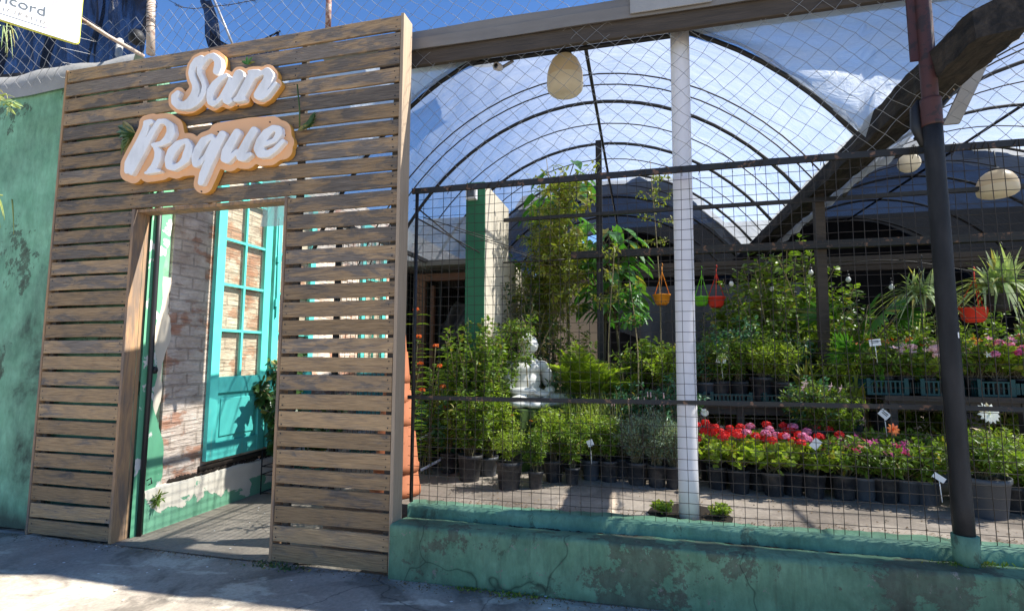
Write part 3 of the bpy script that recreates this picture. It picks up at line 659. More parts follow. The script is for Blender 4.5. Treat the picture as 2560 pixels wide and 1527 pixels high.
# posts and cross bars inside
def ibar(name, lab, pts, r, m='black', cat='bar', n=4, grp=None): return solo(MB().tube(pts, r, n, smooth=False), name, M[m], lab, cat, grp)
ibar('inner_post', 'dark square post inside the nursery left of the white pole', [(-.415, 5.6, .36), (-.40, 5.6, 3.75)], .045, 'post_black', 'post')
ibar('inner_post', 'dark square post under the end of the valley timber, among the plants', [(1.70, 5.6, .36), (1.74, 5.6, 3.08)], .06, 'dark_wood', 'post')
ibar('cross_bar', 'thin dark cross bar below the hoops, uppermost of the inner bars', [(-1.45, 5.5, 2.90), (6.5, 5.5, 2.93)], .026)
ibar('cross_bar', 'thick rusty brown cross bar behind the big leaves', [(-.70, 5.5, 2.47), (6.5, 5.5, 2.46)], .052, 'rail')
ibar('cross_bar', 'dark cross bar that the coloured hanging pots hang from', [(-1.2, 6.35, 2.46), (6.5, 6.35, 2.46)], .04, 'dark_wood')
ibar('cross_bar', 'dark cross bar behind the row of bulbs', [(-1.0, 7.45, 2.60), (6.5, 7.45, 2.60)], .05, 'dark_wood')
ibar('cross_bar', 'deepest dark cross bar under the added shadow sheet', [(-1.0, 8.6, 2.70), (6.5, 8.6, 2.70)], .06, 'dark_wood')
ibar('inner_post', 'thin dark post deep behind the string of bulbs', [(2.6, 8.6, .36), (2.6, 8.6, 2.8)], .05, 'dark_wood', 'post')
# the green and cream wall end
cw = thing('divider_wall', 'deep green wall end with a sunlit cream side, behind the rose bush', 'wall', (-1.55, 5.5, .36))
MB().box((-1.68, 4.88, .36), (-1.485, 4.90, 3.14)).build('green_end', M['deep_green'], cw)
mb = MB(); mb.box((-1.68, 4.90, .36), (-1.483, 5.86, 3.13)); mb.box((-1.679, 5.86, .36), (-1.484, 6.9, 2.52)); mb.build('cream_side', M['cream'], cw, .004)
fl = thing('floodlight', 'small white box light on top of the green wall end', 'light', (-1.62, 4.82, 2.98))
MB().box((-1.66, 4.80, 2.95), (-1.555, 4.875, 3.10)).build('housing', M['white_pvc'], fl, .008); MB().box((-1.645, 4.792, 2.975), (-1.57, 4.799, 3.07)).build('lens', M['ink'], fl)
# dark shed left of it
sh = thing('shed', 'dark open shed with brown timber frame left of the green wall end', 'shed', (-2.15, 6, .36))
MB().box((-2.75, 5.35, 2.40), (-1.70, 7.6, 2.46)).build('roof', M['sheet'], sh)
MB().box((-2.72, 7.5, .36), (-1.70, 7.55, 2.4)).build('rear_wall', M['dark_net'], sh)
MB().box((-2.74, 5.5, .36), (-2.70, 7.5, 2.4)).build('side_wall', M['dark_net'], sh)
bw = simple('brown_frame_wood', (.13, .06, .035), .7, var=.35)
MB().box((-2.48, 5.5, .36), (-2.38, 5.56, 2.25)).build('post', bw, sh); MB().box((-2.48, 5.49, 2.25), (-1.75, 5.56, 2.33)).build('lintel', bw, sh)
MB().box((-2.33, 5.55, .36), (-2.29, 5.6, 2.2)).build('post', bw, sh)
mb = MB(); n = 14; V = []
for j in range(8):
    for i in range(n+1): V.append((-2.3+.55*i/n, 5.75+.08*math.sin(i*.9+j), 1.72+.30*math.sin(math.pi*i/n)*(1-j/7*.2)-.05*j+.02*math.sin(i*2.3+j)))
mb.add(V, [(j*(n+1)+i, j*(n+1)+i+1, (j+1)*(n+1)+i+1, (j+1)*(n+1)+i) for j in range(7) for i in range(n)], True)
solo(mb, 'bundled_tarp', simple('dark_tarp', (.05, .05, .055), .5, var=.4), 'crumpled dark tarp bundled inside the shed', 'tarp')
# whitish gable sheet over the shed with struts
mb = MB().box((-2.9, 5.6, 2.47), (-1.70, 5.62, 3.0)); solo(mb, 'gable_sheet', M['film_dull'], 'translucent sheet above the shed roof beside the green wall end', 'sheet')
mb = MB()
for k in range(5): mb.tube([(-1.62+.10*k, 3.7+.42*k, 2.47), (-1.25+.10*k, 4.3+.42*k, 2.42)], .004, 4)
mb.tube([(-1.6, 3.52, 2.50), (-1.75, 5.6, 2.48)], .006, 4); mb.tube([(-1.6, 5.6, 2.44), (-.7, 5.6, 2.45)], .01, 4); mb.tube([(-1.6, 3.52, 2.42), (-1.5, 5.6, 2.42)], .006, 4)
solo(mb, 'wire_brace', M['wire'], 'thin slanting brace wires behind the left end of the mesh fence', 'wire')
# ------------------------------------------------------------ top left: nets, poles, banner
mb = MB(); nx, nz = 40, 14; V = []
for j in range(nz+1):
    for i in range(nx+1):
        x = -9+3.95*i/nx; z = 3.7+2.0*j/nz; V.append((x, 4.3+.09*math.sin(x*9)+.05*math.sin(x*21+z)+.04*math.sin(z*5), z))
mb.add(V, [(j*(nx+1)+i, j*(nx+1)+i+1, (j+1)*(nx+1)+i+1, (j+1)*(nx+1)+i) for j in range(nz) for i in range(nx)], True)
solo(mb, 'shade_net', M['net_cloth'], 'bluish black shade net hanging behind the netting at upper left', 'net')
mb = MB(); V = []
for j in range(9):
    for i in range(nx+1):
        x = -9+4.55*i/nx; z = 3.7+.62*j/8+(.10*math.sin(x*1.7)+.03*math.sin(x*7))*(j/8); V.append((x, 3.9+.06*math.sin(x*7+1)+.03*math.sin(x*17+z*3), z))
mb.add(V, [(j*(nx+1)+i, j*(nx+1)+i+1, (j+1)*(nx+1)+i+1, (j+1)*(nx+1)+i) for j in range(8) for i in range(nx)], True)
solo(mb, 'folded_net', simple('folded_black_net', (.03, .028, .03), .9, var=.4), 'dark folded netting lying along the top of the green wall', 'net')
mb = MB(); V = []                                       # narrow hanging flap right of the pole
for j in range(10):
    z = 3.85+.85*j/9
    for i in range(5): V.append((-3.62-.28*(j/9)-.05+.14*i/4+.01*math.sin(j), 3.75+.02*math.sin(i*2+j), z))
mb.add(V, [(j*5+i, j*5+i+1, (j+1)*5+i+1, (j+1)*5+i) for j in range(9) for i in range(4)], True)
solo(mb, 'net_flap', M['net_cloth'], 'narrow dark net flap right of the peeling wooden pole', 'net')
mb = MB(); V = []                                      # sagging net with a scalloped rim
for i in range(24):
    t = i/23; x = -3.75+.75*t; zt = 4.12+.10*t-.12*math.sin(t*math.pi)*(.4)+(.22*(1-t)**4); V += [(x, 3.7, 3.75), (x, 3.7+.02*math.sin(i), zt)]
mb.add(V, [(2*i, 2*i+2, 2*i+3, 2*i+1) for i in range(23)], True)
mb.tube([(V[2*i+1][0], 3.695, V[2*i+1][2]) for i in range(24)], .008, 5)
solo(mb, 'net_flap', M['net_cloth'], 'low net with a rolled rim behind the top slat, left of the lettering', 'net')
mb = MB(); mb.tube([at(366, 132, y=3.56), at(366, 60, y=3.56), at(368, -30, y=3.56)], [.036, .034, .034], 10)
wpole = thing('wooden_pole', 'pale peeling wooden pole rising above the entrance at left', 'pole', tuple(at(366, 132, y=3.56))); mb.build('pole', M['pale_pole'], wpole)
mb = MB(); c0 = at(367, 40, y=3.56)
for k in range(9):
    z = c0[2]-.16+.035*k+rng.uniform(-.01, .01); mb.tube([(c0[0]+.04*math.cos(a), 3.56+.04*math.sin(a), z+.02*math.sin(a+k)) for a in np.linspace(0, 6.3, 10)], .0025, 4)
mb.build('wire_binding', M['wire'], wpole)
solo(MB().tube([at(797, 75, y=3.6), at(800, -40, y=3.6)], .023, 10), 'red_pole', M['red_pole'], 'rusty red pole above the middle of the entrance', 'pole')
solo(MB().tube([at(566, 110, y=3.55), at(512, -20, y=3.55)], .010, 8), 'steel_rod', M['steel'], 'thin pale steel rod leaning above the lettering', 'rod')
solo(MB().tube([at(190, 42, y=3.0), at(262, 88, y=3.25), at(350, 138, y=3.5)], .017, 8), 'sign_bracket', M['pale_pole'], 'thin rusty tube slanting from the banner to the pole', 'tube')
mb = MB(); pts = [at(x, y, y=3.5) for x, y in ((400, -5), (440, 18), (470, 22), (560, 12), (640, -3), (700, -12))]; mb.tube(pts, .003, 4)
for k in range(24):
    t = rng.uniform(.1, .8)*5; i = int(t); q = pts[i]+(pts[min(i+1, 5)]-pts[i])*(t-i); d = rng.uniform(-.02, .02, 3); mb.tube([q-d, q+d], .002, 3)
solo(mb, 'barbed_wire', M['wire'], 'strand of barbed wire against the blue sky at upper left', 'wire')
# knotted white cloth on the net
mb = MB(); mb.tube([at(285, 120, y=3.7), at(292, 100, y=3.68), at(288, 135, y=3.66), at(295, 150, y=3.62), at(255, 158, y=3.6), at(215, 165, y=3.55)], [.02, .03, .03, .03, .02, .03], 8)
solo(mb, 'knotted_cloth', M['white_tarp'], 'pale knotted cloth on the dark net beside the entrance top', 'cloth')
mb = MB(); c = at(332, 90, y=3.68); mb.lathe(tuple(c), [(0, .07), (.05, .05), (.07, 0), (.06, -.05), (0, -.09)], 10)
solo(mb, 'black_bag', M['post_black'], 'shiny black plastic bag stuck behind the slanting tube', 'bag')
# municipal banner
c1 = at(191, 108, y=2.95); c1t = at(196, -70, y=2.95)
v = None
best = None
for yy in np.linspace(1.2, 2.9, 80):
    q = at(0, 45, y=yy)
    if best is None or abs(q[2]-c1[2]) < best[0]: best = (abs(q[2]-c1[2]), q)
c0 = best[1]; ux = (c1-c0); ux[2] = 0; ln = np.linalg.norm(ux); ux /= ln; nn = np.cross(ux, (0, 0, 1.0))   # faces the street side
bn = thing('banner', 'white rectangular banner with grey lettering, cut by the upper left of the photo', 'banner', tuple(c1))
H = .60; Wd = ln+.55
def bp(u, v_, d=0): return c1-ux*(Wd-u)+np.array((0, 0, v_))+nn*d
def rrect(u0, u1, v0, v1, r, d0, d1, m, name):
    o = []
    for cu, cv, a0 in ((u1-r, v0+r, -90), (u1-r, v1-r, 0), (u0+r, v1-r, 90), (u0+r, v0+r, 180)):
        for a in range(0, 91, 15): o.append((cu+r*math.cos(R(a0+a)), cv+r*math.sin(R(a0+a))))
    k = len(o); mb = MB(); mb.add([bp(u, v_, d0) for u, v_ in o]+[bp(u, v_, d1) for u, v_ in o], [tuple(range(k)), tuple(range(k, 2*k))[::-1]]+[(i, i+k, (i+1) % k+k, (i+1) % k) for i in range(k)])
    return mb.build(name, M[m], bn)
rrect(0, Wd, 0, H, .03, .004, -.006, 'banner', 'sheet'); rrect(-.001, Wd+.006, -.006, H, .035, -.008, -.02, 'banner_edge', 'frame')
mb = MB(); mb.add([bp(Wd-.20, .045, .006), bp(Wd-.185, .045, .006), bp(Wd-.06, H-.02, .006), bp(Wd-.13, H-.02, .006)], [(0, 1, 2, 3)]); mb.build('pink_stripe', M['pink_band'], bn)
mb = MB(); mb.add([bp(.1, .040, .006), bp(Wd-.20, .040, .006), bp(Wd-.20, .045, .006), bp(.1, .045, .006)], [(0, 1, 2, 3)]); mb.build('base_line', M['ink'], bn)
def text(s, size, u, v_, parent, m, align='RIGHT', d=.0075, sp=1.0, bold=0):
    cu = bpy.data.curves.new('txt', 'FONT'); cu.body = s; cu.size = size; cu.align_x = align; cu.space_character = sp; cu.offset = bold; cu.extrude = .0005
    o = bpy.data.objects.new('tmp', cu); COL.objects.link(o); dg = bpy.context.evaluated_depsgraph_get(); me = bpy.data.meshes.new_from_object(o.evaluated_get(dg))
    bpy.data.objects.remove(o); me.materials.clear(); me.materials.append(M[m])
    o = bpy.data.objects.new('lettering', me); COL.objects.link(o)
    q = bp(u, v_, d); o.parent = parent; off = np.array(parent['_w'])
    q = q-off; o.matrix_local = Matrix(((ux[0], 0, nn[0], q[0]), (ux[1], 0, nn[1], q[1]), (ux[2], 1, nn[2], q[2]), (0, 0, 0, 1))); return o
text('Concord', .108, Wd-.20, .130, bn, 'ink', sp=1.0); text('MUNICIPALID', .041, Wd-.20, .070, bn, 'sheet', sp=1.5)

# ------------------------------------------------------------ lettering
def contour(strokes, off, fill=0, pad=26, h=1.5):
    P_ = np.array([q for s in strokes for q in s]); x0, y0 = P_[:, 0].min()-pad-off, P_[:, 1].min()-pad-off; x1, y1 = P_[:, 0].max()+pad+off, P_[:, 1].max()+pad+off
    xs = np.arange(x0, x1, h); ys = np.arange(y0, y1, h); X, Y = np.meshgrid(xs, ys); D = np.full(X.shape, 1e9)
    for s in strokes:
        for a, b in zip(s[:-1], s[1:]) if len(s) > 1 else [(s[0], s[0])]:
            dx, dy = b[0]-a[0], b[1]-a[1]; L2 = dx*dx+dy*dy+1e-9; t = np.clip(((X-a[0])*dx+(Y-a[1])*dy)/L2, 0, 1)
            D = np.minimum(D, np.hypot(X-a[0]-t*dx, Y-a[1]-t*dy)-(a[2]+t*(b[2]-a[2])))
    D -= off+1e-4; seg = {}
    ny, nx = D.shape
    def ip(i, j, k, l):
        a, b = D[j, i], D[l, k]; t = a/(a-b); return (xs[i]+(xs[k]-xs[i])*t, ys[j]+(ys[l]-ys[j])*t)
    ins = D < 0; cells = np.argwhere(~((ins[:-1, :-1] == ins[1:, :-1]) & (ins[:-1, :-1] == ins[:-1, 1:]) & (ins[:-1, :-1] == ins[1:, 1:])))
    nxt = {}
    for j, i in cells:
        c = [ins[j, i], ins[j, i+1], ins[j+1, i+1], ins[j+1, i]]; E = []
        pos = [(i, j), (i+1, j), (i+1, j+1), (i, j+1)]
        for k in range(4):
            a, b = pos[k], pos[(k+1) % 4]
            if c[k] != c[(k+1) % 4]: E.append((tuple(sorted((a, b))), c[k]))
        # walk from an edge leaving the inside to an edge entering it
        outs = [e for e, f in E if f]; inn = [e for e, f in E if not f]
        for a, b in zip(outs, inn if len(E) == 2 else inn[::-1]): nxt[a] = b
    loops = []; left = dict(nxt)
    while left:
        k0 = next(iter(left)); k = k0; lp = []
        while k in left: lp.append(k); k = left.pop(k)
        if len(lp) > 8: loops.append([ip(*e[0], *e[1]) for e in lp])
    return loops
def extruded(loops, yf, depth, name, m, parent, bev=.0, side=None, step=2):
    cu = bpy.data.curves.new(name, 'CURVE'); cu.dimensions = '2D'; cu.fill_mode = 'BOTH'; cu.extrude = depth/2; cu.bevel_depth = bev; cu.bevel_resolution = 2; cu.offset = -bev
    for lp in loops:
        q = lp[::step]; q = [tuple(np.mean([q[(i+d) % len(q)] for d in (-1, 0, 1)], axis=0)) for i in range(len(q))]
        sp = cu.splines.new('POLY'); sp.points.add(len(q)-1); sp.use_cyclic_u = True
        for i, (px, py) in enumerate(q):
            w_ = at(px, py, y=yf, src=True); sp.points[i].co = (w_[0], w_[2], 0, 1)
    o = bpy.data.objects.new('tmp', cu); COL.objects.link(o); dg = bpy.context.evaluated_depsgraph_get(); me = bpy.data.meshes.new_from_object(o.evaluated_get(dg)); bpy.data.objects.remove(o)
    me.materials.clear(); me.materials.append(M[m])
    if side:
        me.materials.append(M[side])
        for p_ in me.polygons:
            if abs(p_.normal.z) < .6: p_.material_index = 1
    off = parent['_w']
    me.transform(Matrix.Translation((-off[0], -off[1]+yf+depth/2, -off[2])) @ Matrix.Rotation(R(90), 4, 'X'))
    o = bpy.data.objects.new(name, me); COL.objects.link(o); o.parent = parent; return o
def sA(*p): return [(400+x/7.068, 100+y/7.068, max(r*.88, r-8)/7.068) for x, y, r in p]
def sB(*p): return [(290+x/5.183, 270+y/5.183, max(r*.86, r-8)/5.183) for x, y, r in p]
S_ = [sA((735,305,40),(650,370,66),(585,470,66),(555,590,62),(580,690,66),(628,790,68),(636,890,74),(600,1000,78),(520,1100,75),(430,1165,78),(340,1160,85),(270,1100,80),(262,1010,72),(320,935,50)),
      sA((860,295,46),(760,385,62),(698,500,50),(703,600,50),(745,690,50),(785,800,46),(772,930,50),(720,1040,50),(640,1125,48),(540,1185,50),(430,1205,46)),
      sA((860,295,46),(950,290,66),(1025,360,75),(1030,460,78),(1000,560,72))]
a_ = [sA((1170,625,42),(1070,690,58),(970,790,72),(905,900,76),(878,1010,66),(895,1100,68),(940,1130,62),(1010,1100,46),(1080,1020,40),(1140,900,34),(1200,780,30),(1245,660,26)),
      sA((1400,620,100),(1340,740,92),(1270,870,88),(1190,1000,82),(1170,1070,72),(1200,1095,62),(1250,1080,42))]
n_ = [sA((1650,600,84),(1590,700,84),(1510,850,84),(1430,1000,80),(1385,1045,68)), sA((1330,1060,46),(1480,1045,46)), sA((1580,570,40),(1740,560,42)),
      sA((1700,660,30),(1790,590,44),(1900,560,78),(1935,620,88),(1890,740,90),(1800,880,92),(1740,980,92),(1780,1010,72),(1870,980,50),(1960,880,40),(2045,770,36))]
R_ = [sB((400,205,45),(375,300,52),(310,440,55),(235,580,58),(165,720,60),(145,820,44)), sB((380,190,32),(450,180,42)),
      sB((560,175,38),(480,300,42),(405,440,44),(335,580,42),(268,700,42),(215,810,36),(195,860,22)),
      sB((560,178,38),(640,175,42),(705,235,58),(715,320,64),(670,410,62),(590,465,40),(480,480,30)),
      sB((500,500,30),(548,570,52),(540,660,52),(495,760,50),(440,815,42)), sB((380,845,20),(450,825,35),(565,815,24))]
o_ = [sB((900,425,34),(810,470,56),(725,560,64),(680,670,58),(690,755,56),(750,780,44),(840,730,42),(900,670,60),(930,590,68),(950,500,52),(920,430,40))]
q_ = [sB((1240,365,36),(1140,430,62),(1070,540,62),(1025,650,56),(1035,730,52),(1085,720,36),(1160,620,26),(1225,480,22),(1270,400,26)),
      sB((1380,345,58),(1310,480,62),(1250,610,62),(1185,740,62),(1135,860,62),(1100,970,46))]
u_ = [sB((1570,320,58),(1500,440,62),(1430,570,68),(1405,660,58),(1440,680,50),(1510,620,38),(1570,560,30)), sB((1790,290,56),(1710,420,60),(1640,560,66),(1610,640,58),(1660,650,50),(1740,600,32))]
e_ = [sB((1945,470,34),(2060,420,38),(2115,330,50),(2110,275,50),(2040,260,46),(1950,330,64),(1880,430,68),(1850,530,74),(1875,590,70),(1960,600,54),(2060,540,40),(2165,430,32))]
w1 = thing('san_lettering', 'white script word San on a peach backing board, upper of the two', 'sign', tuple(at(560, 220, y=3.14)))
w2 = thing('roque_lettering', 'white script word Roque on a peach backing board, lower of the two', 'sign', tuple(at(510, 370, y=3.14)))
for nm, st_ in (('letter', S_), ('letter', a_), ('letter', n_)): extruded(contour(st_, 0), 3.118, .032, nm, 'letter', w1, .005)
for nm, st_ in (('letter', R_), ('letter', o_), ('letter', q_), ('letter', u_), ('letter', e_)): extruded(contour(st_, 0), 3.118, .032, nm, 'letter', w2, .005)
fillA = S_+a_+n_+[sA((850,520,110),(870,700,90)), sA((1060,900,60),(1400,800,60),(1650,900,40)), sA((430,1100,60),(560,900,30))]
fillB = R_+o_+q_+u_+e_+[sB((600,330,60),(620,650,60)), sB((800,620,60),(1150,520,60),(1500,520,60),(1800,450,70),(2050,420,90),(2120,520,60)), sB((1300,300,40),(1700,240,50),(2000,230,60)), sB((850,750,40),(1200,700,60))]
def shift(ss, dx, dy): return [[(x+dx, y+dy, r) for x, y, r in s] for s in ss]
extruded([l for l in contour(shift(fillA, 2, 1), 8.8) if len(l) > 60], 3.152, .038, 'backing_board', 'backing', w1, .001, 'back_edge')
extruded([l for l in contour(shift(fillB, 6, 3), 16.5) if len(l) > 60], 3.152, .038, 'backing_board', 'backing', w2, .001, 'back_edge')
for wq, pp in ((w1, ((524, 128), (596, 266), (698, 218))), (w2, ((504, 479), (713, 339), (546, 330), (675, 306)))):
    mb = MB()
    for px, py in pp:
        c = at(px, py, y=3.150, src=True); mb.tube([c, c+np.array((0, -.004, 0))], .006, 6)
    mb.build('screws', M['black'], wq)
# ------------------------------------------------------------ foliage builders (all round the origin, soil at z = 0)
LANCE = (np.array([(0,0,0),(.3,.42,.05),(.3,0,0),(.3,-.42,.05),(.68,.36,.0),(.7,0,-.06),(.68,-.36,.0),(1,0,-.16)]), [(0,2,1),(0,3,2),(1,2,5,4),(2,3,6,5),(4,5,7),(5,6,7)])
NARROW = (np.array([(0,0,0),(.35,.5,.0),(.35,-.5,.0),(.75,.35,-.08),(.75,-.35,-.08),(1,0,-.18)]), [(0,2,1),(1,2,4,3),(3,4,5)])
_r = [(.5+.5*math.cos(a), .5*math.sin(a), .06*math.cos(3*a)) for a in np.arange(8)*math.pi/4]
ROUND = (np.array([(.45, 0, -.07)]+_r), [(0, 1+i, 1+(i+1) % 8) for i in range(8)])
HEART = (np.array([(0,0,0),(-.08,.28,.03),(.15,.5,.04),(.5,.42,.02),(.8,.2,-.06),(1,0,-.16),(.8,-.2,-.06),(.5,-.42,.02),(.15,-.5,.04),(-.08,-.28,.03),(.45,0,-.03)]), [(0,10,1),(1,10,2),(2,10,3),(3,10,4),(4,10,5),(5,10,6),(6,10,7),(7,10,8),(8,10,9),(9,10,0)])
def norm(a): return a/np.maximum(np.linalg.norm(a, axis=-1, keepdims=True), 1e-9)
def leaves(mb, pos, d, up, L, W, tpl):
    pos = np.atleast_2d(pos); n = len(pos); d = norm(np.broadcast_to(d, (n, 3))); up = np.broadcast_to(up, (n, 3))
    sd = norm(np.cross(up, d)+1e-6); nm = np.cross(d, sd); T, F = tpl; L = np.broadcast_to(L, (n,)); W = np.broadcast_to(W, (n,))
    V = pos[:, None, :]+d[:, None, :]*(T[None, :, 0:1]*L[:, None, None])+sd[:, None, :]*(T[None, :, 1:2]*W[:, None, None])+nm[:, None, :]*(T[None, :, 2:3]*L[:, None, None])
    k = len(T); FF = [tuple(i+j*k for i in f) for j in range(n) for f in F]
    mb.add(V.reshape(-1, 3), FF, False)
def rvec(g, n): return norm(g.normal(size=(n, 3)))
def stem_path(g, R_, H, z0, bend=.15, n=7, az=None):
    az = g.uniform(0, 2*math.pi) if az is None else az; r = R_*math.sqrt(g.uniform(.02, 1)); t = np.linspace(0, 1, n)[:, None]
    h = H*(1-.35*(r/R_)**2)*g.uniform(.72, 1.05)
    end = np.array((r*math.cos(az), r*math.sin(az), h)); b = g.normal(size=3)*bend*H*.25
    s0 = np.array((g.uniform(-.3, .3)*.09, g.uniform(-.3, .3)*.09, z0))
    return s0+(end-np.array((0, 0, 0)))*np.concatenate([t**1.4, t**1.4, t**.9], 1)+b*np.sin(t*math.pi)
def bush(seed, H, R_, nst, per, L, W, tpl=LANCE, t0=.2, droop=.2, out=.9, up=.5, clump=.0, wig=.5, sr=.004):
    g = np.random.default_rng(seed); lf, st = MB(), MB()
    for i in range(nst):
        p = stem_path(g, R_, H, 0); st.tube(p, np.linspace(sr, sr*.4, len(p)), 4, cap=False)
        m = per; t = g.uniform(t0, 1, m)**.8; idx = t*(len(p)-1); a = np.minimum(idx.astype(int), len(p)-2); f = (idx-a)[:, None]
        q = p[a]*(1-f)+p[a+1]*f; sd = norm(p[a+1]-p[a]); rv = rvec(g, m); rv = norm(rv-sd*(rv*sd).sum(1, keepdims=True)*.8)
        d = norm(rv*out+sd*up+np.array((0, 0, -droop))+g.normal(size=(m, 3))*.15)
        q = q+rv*.01; upv_ = norm(np.array((0, 0, 1.))+g.normal(size=(m, 3))*wig)
        s = g.uniform(.6, 1.15, m)*(1-.25*t); leaves(lf, q, d, upv_, L*s, W*s, tpl)
    return lf, st
def blades(seed, n, H, R_, W, curl=.6, z0=0, seg=6, r0=.03, fold=.0):
    g = np.random.default_rng(seed); mb = MB(); V = []; F = []; k = 0
    for i in range(n):
        az = g.uniform(0, 2*math.pi); L = g.uniform(.65, 1.05); lean = g.uniform(.12, 1); d = np.array((math.cos(az), math.sin(az), 0)); sd = np.array((-d[1], d[0], 0))
        b = np.array((g.normal()*r0, g.normal()*r0, z0))
        for j in range(seg+1):
            t = j/seg; c = b+d*R_*lean*L*(t**1.5)+np.array((0, 0, H*L*(t-curl*lean*t*t*1.15))); w_ = W*(1-t**2.2)*(.5+.5*min(1, t*4))
            V += [c-sd*w_/2, c+sd*w_/2]
        F += [(k+2*j, k+2*j+1, k+2*j+3, k+2*j+2) for j in range(seg)]; k += 2*seg+2
    mb.add(V, F, False); return mb
def fronds(seed, n, H, R_, LL, LW, nl=26, curl=.75, z0=0, up=.25):
    g = np.random.default_rng(seed); lf, st = MB(), MB()
    for i in range(n):
        az = g.uniform(0, 6.283); lean = g.uniform(.25, 1); d = np.array((math.cos(az), math.sin(az), 0)); t = np.linspace(0, 1, 9)[:, None]; s = g.uniform(.75, 1.05)
        p = np.array((0, 0, z0))+d*R_*lean*s*t**1.3+np.array((0, 0, 1.))*H*s*(t-curl*lean*t*t); st.tube(p, np.linspace(.005, .002, 9), 4, cap=False)
        tt = np.linspace(.22, 1, nl); idx = tt*8; a = np.minimum(idx.astype(int), 7); f = (idx-a)[:, None]; q = p[a]*(1-f)+p[a+1]*f; dd = norm(p[a+1]-p[a])
        sd = np.cross(dd, (0, 0, 1.)); sd = norm(sd)
        for sg in (1, -1):
            L = LL*np.sin(np.clip(tt*1.05, 0, 1)*math.pi*.86+.25)*g.uniform(.85, 1.1, nl)
            leaves(lf, q, sd*sg+dd*.75+np.array((0, 0, up-.35*0))+g.normal(size=(nl, 3))*.07, norm(np.array((0, 0, 1.))+g.normal(size=(nl, 3))*.15), L, LW, NARROW)
    return lf, st
def fan(mb, c, d, up, Rf, n, g, w=.12):
    d = norm(np.array(d, float)); up = np.array(up, float); sd = norm(np.cross(up, d)); A = np.linspace(-1.9, 1.9, n)
    D = np.array([d*math.cos(a)+sd*math.sin(a) for a in A])+g.normal(size=(n, 3))*.03
    leaves(mb, np.repeat([c], n, 0), D+np.array((0, 0, -.08)), up, Rf*(1-.12*np.abs(A)), Rf*w, NARROW)
def ball(g, c, r, n, pr, mb, flat=.8):
    d = rvec(g, n); d[:, 2] = np.abs(d[:, 2])*1.0-.25; d = norm(d); q = np.array(c)+d*r*np.array((1, 1, flat))*g.uniform(.75, 1, (n, 1))
    leaves(mb, q-d*pr*.3, norm(np.cross(d, rvec(g, n))), d, pr, pr, ROUND)
def daisy(g, c, nrm, r, n, mb, tpl=NARROW):
    nrm = norm(np.array(nrm, float)); a = norm(np.cross(nrm, (0.3, .2, .9))); b = np.cross(nrm, a)
    D = np.array([a*math.cos(t)+b*math.sin(t)+nrm*.15 for t in np.arange(n)*2*math.pi/n]); leaves(mb, np.repeat([c], n, 0), D, nrm, r, r*.42, tpl)
def potmesh(r, h, m='pot', square=False):
    p = MB(); n = 24
    p.lathe((0, 0, 0), [(0, .004), (r*.76, 0), (r*.77, .006), (r*.955, h*.86), (r*1.0, h*.87), (r*1.02, h*.9), (r*1.02, h), (r*.965, h), (r*.95, h*.9), (0, h*.89)], n)
    s = MB(); s.lathe((0, 0, 0), [(0, h*.915), (r*.5, h*.925), (r*.95, h*.905)], 16); return p.mesh('pot', M[m]), s.mesh('soil', M['soil'])
POTS = {k: potmesh(*a) for k, a in dict(s=(.062, .135), m=(.082, .175), l=(.105, .215), xl=(.135, .26, 'grey_pot'), t=(.085, .15, 'terra_thin')).items()}
POTS.update(mg=potmesh(.085, .165, 'grey_pot'), mt=potmesh(.080, .17, 'terra_thin'), mw=potmesh(.090, .185, 'pot'))
POTD = dict(mg=.165, mt=.17, mw=.185, s=.135, m=.175, l=.215, xl=.26, t=.15)
KIND = {}
def reg(kind, parts, var): KIND.setdefault(kind, []).append(parts)
def mk(kind, items):            # items: list of (part name, MB, material, parent index or None)
    KIND.setdefault(kind, []).append([(n, b.mesh(n, M[m])) for n, b, m in items if b.n])
